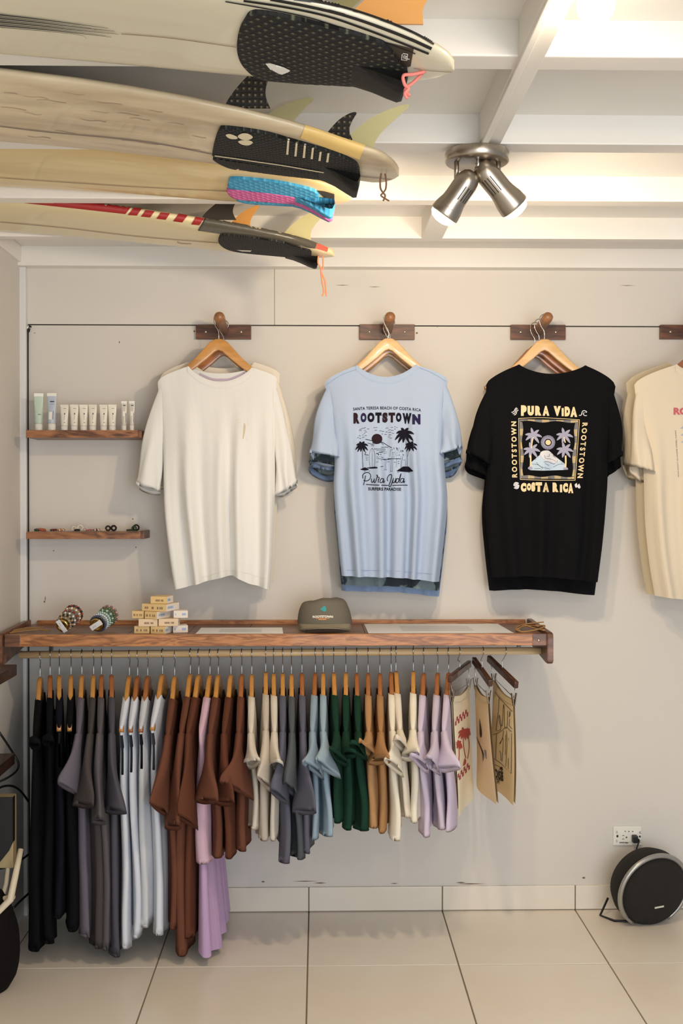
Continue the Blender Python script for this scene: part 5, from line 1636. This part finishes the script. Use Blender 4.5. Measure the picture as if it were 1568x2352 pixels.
def flat_br(px, R, rb, cols, lab, tilt=0.0, y=-.07):
    c = P(px, 1218, y)
    ax = (math.sin(tilt), -math.cos(tilt) * .12, 1)
    bead_ring((c.x, y, zz + rb + R * .22), ax, R, rb, 18, cols, 'bracelet', lab, GL)


def stand_ring(px, R, rb, cols, lab, y=-.06, yaw=0.0, n=16):
    c = P(px, 1218, y)
    bead_ring((c.x, y, zz + R + rb), (math.sin(yaw), -math.cos(yaw), .1), R, rb, n, cols, 'finger_ring', lab, GL)


flat_br(86, .008, .0036, [BG_], 'dark green beaded ring lying at the left end of the lower shelf')
flat_br(97, .010, .0034, [BR, BO], 'red and orange beaded bracelet near the left end of the lower shelf', .2)
flat_br(124, .011, .0026, [BB, BR], 'black and red beaded bracelet on the lower shelf, beside a tan one')
flat_br(140, .011, .0030, [BO, BW, BT], 'orange, white and tan beaded bracelet on the lower shelf')
stand_ring(170, .0065, .0026, [BW], 'white ring standing upright, first on the lower shelf', yaw=.3)
flat_br(177, .007, .003, [BB], 'black beaded ring lying between two white rings')
stand_ring(184, .0085, .003, [BW], 'larger white ring standing upright on the lower shelf', yaw=-.2)
stand_ring(196, .005, .0025, [BW, BP], 'small white and pink ring beside the larger white ring')
flat_br(206, .010, .0022, [BP, BR], 'pink and red beaded bracelet lying in the middle of the lower shelf')
flat_br(222, .011, .0028, [BP, BW, BB], 'pink, white and black beaded bracelet on the lower shelf')
flat_br(236, .008, .0026, [BT, BW], 'tan and white beaded bracelet on the lower shelf, beside a black ring')
stand_ring(248, .0070, .0032, [BB], 'black ring standing upright, left of a black and white pair')
stand_ring(261, .0075, .0034, [BB], 'black ring standing upright beside the white-edged one', yaw=.2)
stand_ring(265.5, .0080, .0022, [BW], 'thin white ring leaning on the black ring', yaw=.2, y=-.052)
stand_ring(308, .0065, .0032, [BG_], 'dark green ring standing near the right end of the lower shelf')
stand_ring(312.5, .0090, .0030, [BB], 'black ring standing at the right end of the lower shelf', yaw=.3, y=-.05)
flat_br(298, .010, .0022, [BG_, BB], 'dark beaded bracelet lying near the right end of the lower shelf')

# ------------------------------------------------------------------ things on the tray
zt = zt_ + .0006


def bracelet_roll(pa, pb, ya_, yb2, R, cols, label, tagang, gcols):
    """Glass jar lying down with a gold lid and a paper tag; bracelets are threaded on it."""
    a = P(*pa, ya_); b = P(*pb, yb2)
    d = (b - a); L = d.length; d.normalize()
    root = empty('display_jar', (a.x, a.y, zt), label, 'jar', 'jars with bracelets on the tray shelf')
    mk('jar', *lathe([(R * .86, .004), (R * .9, .01), (R * .92, L), (R * .6, L + .004), (0, L + .005)], axisM(a, d), 24), pm('jar_glass', (190, 190, 176), .15, alpha=1.0), root)
    mk('lid', *lathe([(0, -.002), (R * .62, -.002), (R * .68, -.0035), (R * .9, -.003), (R * .95, 0), (R * .95, .008), (R * .8, .009)], axisM(a, d), 28), pm('gold_lid', (196, 170, 104), .25, 1.0), root)
    # paper tag glued across the lid
    M = axisM(a - d * .0045, d) @ Matrix.Rotation(tagang, 4, 'Z')
    tg = mk('paper_tag', *MBbox(-R * 1.02, R * 1.02, -R * .36, R * .36, -.0008, .0004, .0002, M), M_PAPER, root, smooth=False)
    mbx = MB()
    for k in range(3): mbx.add(*MBbox(R * (.1 + .18 * k), R * (.2 + .18 * k), -R * .1 + R * .12 * (k % 2), R * .05, -.0012, -.0008, 0, M))
    mbx.build('tag_print', M_PRG, tg, smooth=False)
    n = len(cols)
    for i, cl in enumerate(cols):
        t = (i + .6) / n
        c = a + d * (L * t)
        bead_ring(c, d + Vector((random.uniform(-.08, .08), 0, random.uniform(-.06, .06))), R * lerp(1.05, 1.28, t), lerp(.0042, .0046, t), 22, cl, 'bracelet', f'{gcols[i]} bracelet, number {nm6[i]} from the lid on the {"left" if pa[0] < 190 else "right"} jar'.replace('number ', ''), 'bracelets on the jars')


bracelet_roll((143, 1437), (171, 1408), -.285, -.20, .0215, [[BGY, BT], [BT, BB], [BGY, BW], [BR, BGY], [BW, BT], [BB, BR]], 'jar with gold lid threaded with brown and black bracelets, left of two', 1.05, ['grey and tan', 'tan and black', 'grey and white', 'rust and grey', 'white and tan', 'black and rust'])
BTEAL = K_('mint', (170, 196, 180)); BNAVY = K_('navy', (60, 66, 82)); BICE = K_('ice', (196, 206, 212)); BOL = K_('olive', (96, 104, 66)); BGRN = K_('green', (74, 110, 84))
bracelet_roll((222, 1435), (253, 1410), -.285, -.20, .0225, [[BNAVY], [BICE], [BTEAL], [BGRN, BTEAL], [BOL], [BP, BGY]], 'jar with gold lid threaded with blue and green bracelets, right of two', -.55, ['navy', 'ice blue', 'mint', 'green and mint', 'olive', 'pink and grey'])

# small product boxes
M_BOXY = pm('box_card_yellow', (222, 190, 132), .6); M_BOXW = pm('box_card_white', (226, 216, 204), .6); M_BOXP = pm('box_card_buff', (224, 200, 164), .6)
M_PB = pm('box_print_blue', (126, 164, 206), .6); M_PK = pm('box_print_dark', (136, 108, 80), .6)
HBX = .0225
GB = 'small product boxes stacked on the tray shelf'


def pbox(px0, px1, row, yf, dep, rot, label, front=None, side=True, marks='bars'):
    """px0..px1: pixels of the front face, yf: distance of its middle from the wall, rot: turn about the vertical."""
    z0 = zt + row * (HBX + .0006)
    c = P((px0 + px1) / 2, 1440, yf)
    w = (P(px1, 1440, yf).x - P(px0, 1440, yf).x) / 2 / math.cos(rot)
    M = Matrix.Translation((c.x, yf, z0)) @ Matrix.Rotation(rot, 4, 'Z')
    root = empty('product_box', (c.x, yf, z0), label, 'box', GB)
    mk('carton', *MBbox(-w, w, 0, dep, 0, HBX, .0006, M), front or M_BOXY, root, smooth=False)
    if side:
        V = [M @ Vector(v) for v in ((w + .0003, .0003, 0.0003), (w + .0003, dep, .0003), (w + .0003, dep, HBX - .0003), (w + .0003, .0003, HBX - .0003))]
        mk('side_label', V, [(0, 1, 2, 3)], M_BOXW, root, smooth=False)
        mbx = MB()
        for k in range(5):
            y0 = dep * (.12 + k * .085)
            mbx.add([M @ Vector(v) for v in ((w + .0006, y0, HBX * .35), (w + .0006, y0 + dep * .06, HBX * .35), (w + .0006, y0 + dep * .06, HBX * .66), (w + .0006, y0, HBX * .66))], [(0, 1, 2, 3)])
        mbx.build('side_print', M_PB, root, smooth=False)
    mbx = MB()
    fy = -.0004
    if marks == 'bars': xs = [(-.75, -.66), (-.63, -.58), (-.55, -.47), (-.2, -.02), (.25, .36), (.45, .51), (.54, .60), (.63, .72)]; zs = (.3, .62)
    elif marks == 'blue': xs = [(-.8, -.74), (-.7, -.66), (.2, .3), (.34, .44), (.48, .58), (.62, .72)]; zs = (.35, .66)
    else: xs = [(-.38, -.28), (-.25, -.14), (-.10, .0), (.03, .12), (.24, .28), (.33, .45), (.48, .58)]; zs = (.32, .58)
    for u0, u1 in xs:
        mbx.add([M @ Vector(v) for v in ((u0 * w, fy, zs[0] * HBX), (u1 * w, fy, zs[0] * HBX), (u1 * w, fy, zs[1] * HBX), (u0 * w, fy, zs[1] * HBX))], [(0, 1, 2, 3)])
    mbx.build('front_print', M_PB if marks == 'blue' else M_PK, root, smooth=False)


pbox(308, 343, 0, -.285, .05, -.06, 'yellow product box at the bottom left of the stack', side=False)
pbox(345, 379, 0, -.295, .05, -.30, 'yellow product box at the bottom middle of the stack, bar code on its front')
pbox(398, 431, 0, -.265, .05, .22, 'white product box at the bottom right of the stack', M_BOXW, False, 'blue')
pbox(318, 361, 1, -.292, .055, -.02, 'buff product box in the second layer, left', M_BOXP, False, 'text')
pbox(364, 409, 1, -.285, .055, .03, 'buff product box in the second layer, right', M_BOXP, True, 'text')
pbox(303, 330, 2, -.272, .05, -.16, 'yellow product box at the left end of the third layer', None, False)
pbox(331, 361, 2, -.292, .085, -.45, 'yellow product box in the middle of the third layer, white side showing')
pbox(399, 431, 2, -.262, .05, .16, 'white product box at the right end of the third layer', M_BOXW, False, 'blue')
pbox(324, 383, 3, -.285, .085, -.36, 'wide yellow product box in the fourth layer of the stack')
pbox(345, 384, 4, -.280, .055, -.22, 'topmost product box of the stack', None, True, 'text')

# two printed sheets lying in the tray
def sheet(p, label):
    V = [P(*a) for a in p]
    V = [Vector((v.x, v.y, zt + .0004)) for v in V]
    V2 = [v + Vector((0, 0, .0012)) for v in V]
    o = mk('paper_sheet', V + V2, [(0, 1, 2, 3)[::-1], (4, 5, 6, 7), (0, 1, 5, 4), (1, 2, 6, 5), (2, 3, 7, 6), (3, 0, 4, 7)], M_PAPER, smooth=False)
    tag(o, label, 'paper')
    c = sum(V2, Vector()) / 4
    W2 = [c.lerp(v, .5) + Vector((0, 0, .0003)) for v in V2]
    mk('faint_print', W2, [(0, 1, 2, 3)], pm('faint_print', (214, 214, 216), .5), o, smooth=False)


sheet([(449, 1456, -.31), (650, 1456, -.31), (648, 1440, -.14), (462, 1440, -.14)], 'small white paper sheet lying left of the cap')
sheet([(846, 1456, -.31), (1180, 1456, -.31), (1142, 1430, -.04), (836, 1430, -.04)], 'large white paper sheet lying right of the cap')

# twine bundles
def twine(paths, label, r=.0022):
    mbx = MB()
    for p in paths: mbx.tube(spline(p, 6), r, 6)
    o = mbx.build('twine', M_TWINE)
    tag(o, label, 'twine')


def tp(px, y, h): c = P(px, 1440, y); return Vector((c.x, y, zt + .0026 + h))


twine([[tp(1184, -.24, 0), tp(1190, -.2, .004), tp(1215, -.18, .006), tp(1250, -.20, .010), tp(1238, -.28, .008), tp(1200, -.30, .002), tp(1185, -.26, .006), tp(1200, -.19, .012), tp(1248, -.17, .018)],
       [tp(1188, -.27, .006), tp(1205, -.22, .012), tp(1230, -.25, .006), tp(1250, -.30, .006), tp(1240, -.22, .003)],
       [tp(1195, -.3, .003), tp(1186, -.2, .008), tp(1210, -.16, .006), tp(1236, -.24, .012)]], 'loose coil of brown twine at the right end of the tray')
twine([[tp(22, -.28, 0), tp(60, -.25, .003), tp(95, -.22, .004), tp(115, -.24, .003)], [tp(26, -.25, 0), tp(70, -.21, .004), tp(112, -.26, .003)], [tp(30, -.23, .002), tp(62, -.18, .004), tp(100, -.17, .005)]], 'thin twigs of twine at the left end of the tray', .0018)

# cap
cc = P(746, 1440, -.22)
CX, CY = cc.x, -.170
cap = empty('baseball_cap', (CX, CY, zt), 'grey-olive cap with small white lettering, lying on the tray shelf', 'cap')
M_CAP = fabric('cap_cotton', (112, 106, 94))
HC_ = P(745, 1376, CY).z - zt - .018
RX = .0885


def crown(a, t):
    ph = 2 * math.pi * a
    k = interps([(0, 1), (.25, .965), (.5, .89), (.72, .76), (.88, .52), (.96, .28), (1, .0)], t)
    z = interps([(0, 0), (.25, .30), (.5, .62), (.72, .87), (.88, .97), (1, 1.0)], t) * HC_
    x = RX * k * math.cos(ph); y = .088 * k * math.sin(ph)
    if math.sin(ph) < 0: z += .006 * sst(.4, .8, t) * (1 - sst(.9, 1, t))
    z += .003 * math.sin(3 * ph + .6) * sst(.3, .9, t) * (1 - t)
    return Vector((CX + x - .004 * t, CY + y, zt + .020 + z * (1 - .12 * sst(.0, .9, -math.cos(ph)) * sst(.4, .9, t))))


V, Fc = grid(48, 22, crown, close_u=True)
cr = mk('crown', V, Fc, M_CAP, cap)
mk('top_button', *lathe([(.006, 0), (.005, .003), (0, .0045)], Matrix.Translation((CX - .004, CY, zt + .018 + HC_)), 12), M_CAP, cap)


def brim(a, t):
    ang = lerp(math.radians(200), math.radians(340), a)
    x = RX * math.cos(ang) * lerp(1.0, .98, t); y = .088 * math.sin(ang)
    y2 = y - t * .062 * math.sin(math.pi * a) ** .55
    z = .024 - .004 * (2 * a - 1) ** 2 - t * (.003 + .017 * (2 * a - 1) ** 2)
    return Vector((CX + x, CY + y2, zt + max(z, .003)))


Vt, Ft = grid(30, 8, brim)
Vb2 = [Vector(v) - Vector((0, 0, .0028)) for v in Vt]
n = len(Vt)
mbx = MB(); mbx.add(Vt, Ft); mbx.add(Vb2, [f[::-1] for f in Ft])
rim = [i for i in range(30)] + [30 * j + 29 for j in range(1, 8)] + [30 * 7 + i for i in range(28, -1, -1)] + [30 * j for j in range(6, 0, -1)]
mbx.F += [(rim[i], rim[(i + 1) % len(rim)], n + rim[(i + 1) % len(rim)], n + rim[i]) for i in range(len(rim))]
mbx.build('brim', fabric('cap_brim_cotton', (150, 140, 120)), cap)
cv = bvh_of(cr)
Q = lambda: Px(670, 1360, 9.8)
Q().text('ROOTSTOWN', 470, 925, 525, 578, bold=.05, arc=6).lay('lettering', pm('cap_white_thread', (236, 230, 214), .7), cv, cap, off=.0008, maxe=8)
Q().stroke([(540, 592), (845, 592)], 12).stroke([(600, 614), (775, 614)], 18).lay('orange_line', pm('cap_orange_thread', (222, 150, 96), .7), cv, cap, off=.0008, maxe=8)
Q().smooth([(645, 390), (680, 350), (735, 312), (765, 350), (770, 410), (745, 440), (690, 425)]).lay('teal_mark', pm('cap_teal_thread', (48, 150, 150), .7), cv, cap, off=.0008, maxe=8)

# ------------------------------------------------------------------ left edge: cord, shelves, device, stool, bag
ctop = P(66, 748, -.006)
xk = P(63, 1100, -.008).x
cord = mk('black_cord', *tube(spline([ctop + Vector((.006, 0, 0)), Vector((xk + .004, -.006, ctop.z - .02)), Vector((xk, -.006, ctop.z - .08)), Vector((xk, -.006, 1.3)), Vector((xk - .001, -.006, .8)), Vector((xk, -.006, .35)), Vector((xk, -.006, .02))], 6), .0048, 8), M_CORD)
tag(cord, 'black cord running down the left corner of the back wall', 'cord')
tg = mk('cord_clip', *box(ctop.x - .007, ctop.x + .006, -.010, -.001, ctop.z - .010, ctop.z - .003, .001), M_WHITEP, cord, smooth=False)


def side_shelf(px, py, ynear, yfar, th, label):
    p = P(px, py, yfar)
    o = mk('side_shelf', *box(XS + .0005, p.x, ynear, yfar, p.z - th, p.z, .002), M_DARKW, smooth=False)
    return tag(o, label, 'shelf', 'dark shelves on the side wall')


side_shelf(39, 1526, -.95, -.45, .032, 'upper dark brown shelf at the left edge, level with the clothes rail')
side_shelf(34, 1730, -.95, -.45, .032, 'lower dark brown shelf at the left edge, behind the black cords')
M_C2 = pm('glossy_black_cord', (18, 18, 20), .4)


def cordpx(pts, label, r=.0036):
    o = mk('hanging_cord', *tube(spline([P(*p) for p in pts], 6), r, 8), M_C2)
    return tag(o, label, 'cord')


cordpx([(-20, 1655, -.40), (4, 1690, -.40), (30, 1730, -.36), (42, 1752, -.36), (38, 1770, -.38), (18, 1786, -.42), (-12, 1800, -.45)], 'black cord looping over the lower dark shelf at the left edge')
cordpx([(-12, 1816, -.45), (8, 1806, -.42), (30, 1806, -.38), (48, 1818, -.30), (66, 1842, -.20)], 'black cord arching towards the black dresses')
cordpx([(-6, 1996, -.45), (20, 1990, -.40), (44, 1978, -.33), (66, 1962, -.24)], 'black cord low behind the pale stool leg')
cordpx([(30, 2086, -.45), (46, 2070, -.38), (66, 2052, -.28)], 'black cord beside the dark bag on the floor')
# flat screen-like device in a pale frame
a = P(-30, 1990, -.50); b = P(34, 1826, -.50)
dv = empty('wall_device', (a.x, -.5, a.z), 'black flat device in a pale frame at the left edge', 'device')
mk('frame', *box(XS + .001, b.x, -.52, -.48, a.z, b.z, .004), pm('device_frame', (170, 150, 112), .5), dv, smooth=False)
pr = [P(-30, 1832, -.526), P(29, 1832, -.526), P(29, 1935, -.526), P(20, 1955, -.526), P(-4, 1985, -.526), P(-30, 1985, -.526)]
V = [Vector((v.x, y, v.z)) for y in (-.526, -.500) for v in pr]
n = len(pr)
mk('panel', V, [tuple(range(n)), tuple(range(n, 2 * n))[::-1]] + [(i, n + i, n + (i + 1) % n, (i + 1) % n) for i in range(n)], M_BLACKP, dv, smooth=False)
# pale leg of a stool and dark bag
a, b = P(48, 1950, -.55), P(24, 2066, -.62)
st = empty('folding_stool', (b.x, -.6, b.z), 'pale wooden stool leg leaning at the left edge', 'stool')
M_PALE = pm('pale_lacquer', (214, 200, 172), .4)
fx_ = P(-20, 2110, -.62)
mk('leg', *tube([a, a.lerp(b, .5), b, fx_, Vector((fx_.x - .03, -.64, .006))], [.0075, .009, .010, .010, .009], 10), M_PALE, st)
mk('leg', *tube([P(22, 1962, -.50), P(14, 2030, -.53), P(4, 2066, -.56), Vector((P(4, 2066, -.56).x - .03, -.60, .006))], .006, 10), M_PALE, st)
mk('stretcher', *tube([P(30, 2060, -.60), P(2, 2066, -.56), P(-40, 2062, -.56)], .008, 10), M_PALE, st)
bz = P(10, 2195, -.62)


def bagf(a_, t):
    ph = 2 * math.pi * a_
    w = interps([(0, .75), (.15, 1.0), (.55, 1.02), (.85, .8), (1, .55)], t)
    return Vector((P(-34, 2100, -.58).x + .088 * w * math.cos(ph) + .006 * nz(3 * t, ph, 2), -.58 + .10 * w * math.sin(ph), lerp(.001, P(20, 2062, -.58).z, t) + .012 * math.sin(2 * ph) * t))


V, Fc = grid(32, 16, bagf, close_u=True)
V.append(Vector((P(-34, 2100, -.58).x, -.58, .001))); V.append(Vector((P(-34, 2100, -.58).x, -.58, P(20, 2062, -.58).z + .01)))
Fc += [(len(V) - 2, (i + 1) % 32, i) for i in range(32)] + [(len(V) - 1, 15 * 32 + i, 15 * 32 + (i + 1) % 32) for i in range(32)]
bg = mk('cloth_bag', V, Fc, fabric('cloth_bag_black', (20, 16, 16)))
tag(bg, 'dark cloth bag on the floor at the left edge', 'bag')

# ------------------------------------------------------------------ outlet, plug, speaker
a, b = P(1408, 1942, -.006), P(1473, 1898, -.006)
ol = empty('wall_outlet', ((a.x + b.x) / 2, 0, a.z), 'cream double wall outlet with a black plug above the round speaker', 'outlet')
mk('plate', *box(a.x, b.x, -.006, -.0005, a.z, b.z, .002), M_WHITEP, ol, smooth=False)
O = lambda x, y: P(1340 + x / 6.877, 1850 + y / 6.877, -.0075)
mk('receptacle', *box(O(570, 0).x, O(860, 0).x, -.0085, -.005, O(0, 582).z, O(0, 425).z, .001), M_WHITEP, ol, smooth=False)
mbx = MB()
for x0, x1, y0, y1 in ((610, 640, 470, 478), (605, 640, 524, 532), (662, 684, 492, 512), (646, 666, 406, 412), (702, 724, 408, 414), (762, 784, 408, 414), (565, 640, 582, 588), (650, 700, 584, 592), (520, 548, 468, 506), (512, 540, 410, 416), (512, 540, 432, 438), (512, 535, 548, 554), (512, 535, 572, 578), (875, 902, 478, 508), (885, 905, 415, 420), (884, 892, 415, 445), (885, 908, 440, 446), (882, 906, 556, 561), (882, 906, 580, 585), (882, 887, 556, 585)):
    p, q_ = O(x0, y1), O(x1, y0)
    mbx.box(p.x, q_.x, -.0092 if 560 < x0 < 860 else -.0066, -.004, p.z, q_.z)
mbx.build('slot', pm('slot_dark', (44, 36, 30), .7), ol, smooth=False)
p, q_ = O(752, 565), O(832, 455)
pl = mk('power_plug', *box(p.x, q_.x, -.032, -.0095, p.z, q_.z, .003), M_BLACKP, smooth=False)
tag(pl, 'black power plug in the wall outlet', 'plug')
mk('plug_cord', *tube(spline([O(838, 500) + Vector((0, -.022, 0)), O(842, 545) + Vector((0, -.022, 0)), O(800, 630) + Vector((0, -.03, 0)), O(760, 800) + Vector((0, -.03, 0)), O(720, 1100) + Vector((0, -.02, 0))], 6), .0026, 8), M_CORD, pl)

YS = -.13
sc_ = P(1489, 2046, YS)
R = .128
c = Vector((P(1490, 2050, YS).x, YS, R * .93))
sp = empty('round_speaker', (c.x, c.y, 0), 'black round fabric speaker with a silver ring handle on the floor', 'speaker')
fd = Vector((.30, -1, -.20)).normalized()
M_GRILLE = pm('speaker_cloth', (20, 18, 16), .9, bump=(900, .5), var=(700, (44, 38, 28), .6))
prof = [(0, -.085), (.05, -.083), (.09, -.072), (.115, -.050), (.126, -.020), (.126, .012), (.118, .030), (.113, .034), (.112, .040), (.10, .050), (.07, .060), (.035, .065), (0, .066)]
body = mk('grille', *lathe(prof, axisM(c, fd), 48), M_GRILLE, sp)
# silver ring handle, an arc that runs over the top
axm = axisM(c + fd * .028, fd)
pts = []; rs = []
for k in range(41):
    t = math.radians(lerp(-58, 238, k / 40))
    pts.append(axm @ Vector((-.1245 * math.cos(t), -.1245 * math.sin(t) * -1, 0))); rs.append(.0085 if 2 < k < 38 else .006)
mk('ring_handle', *tube(pts, rs, 10), pm('speaker_silver', (168, 166, 160), .35, .7), sp)
mk('badge', *MBbox(-.017, .017, -.0028, .0028, -.0010, .0012, .0008, axm @ Matrix.Translation((.0, -.035, .0385)) @ Matrix.Rotation(.06, 4, 'Z') @ Matrix.Rotation(-.10, 4, 'X')), pm('badge_silver', (206, 206, 190), .4), sp, smooth=False)
fl_, fm, fr_ = P(1396, 2062, -.06), P(1378, 2088, -.07), P(1410, 2086, -.12)
mk('foot', *tube([fl_, Vector((fm.x, fm.y, .004)), Vector((fr_.x, fr_.y, .004)), Vector((c.x - .03, c.y, .004))], .004, 8), M_BLACKP, sp)
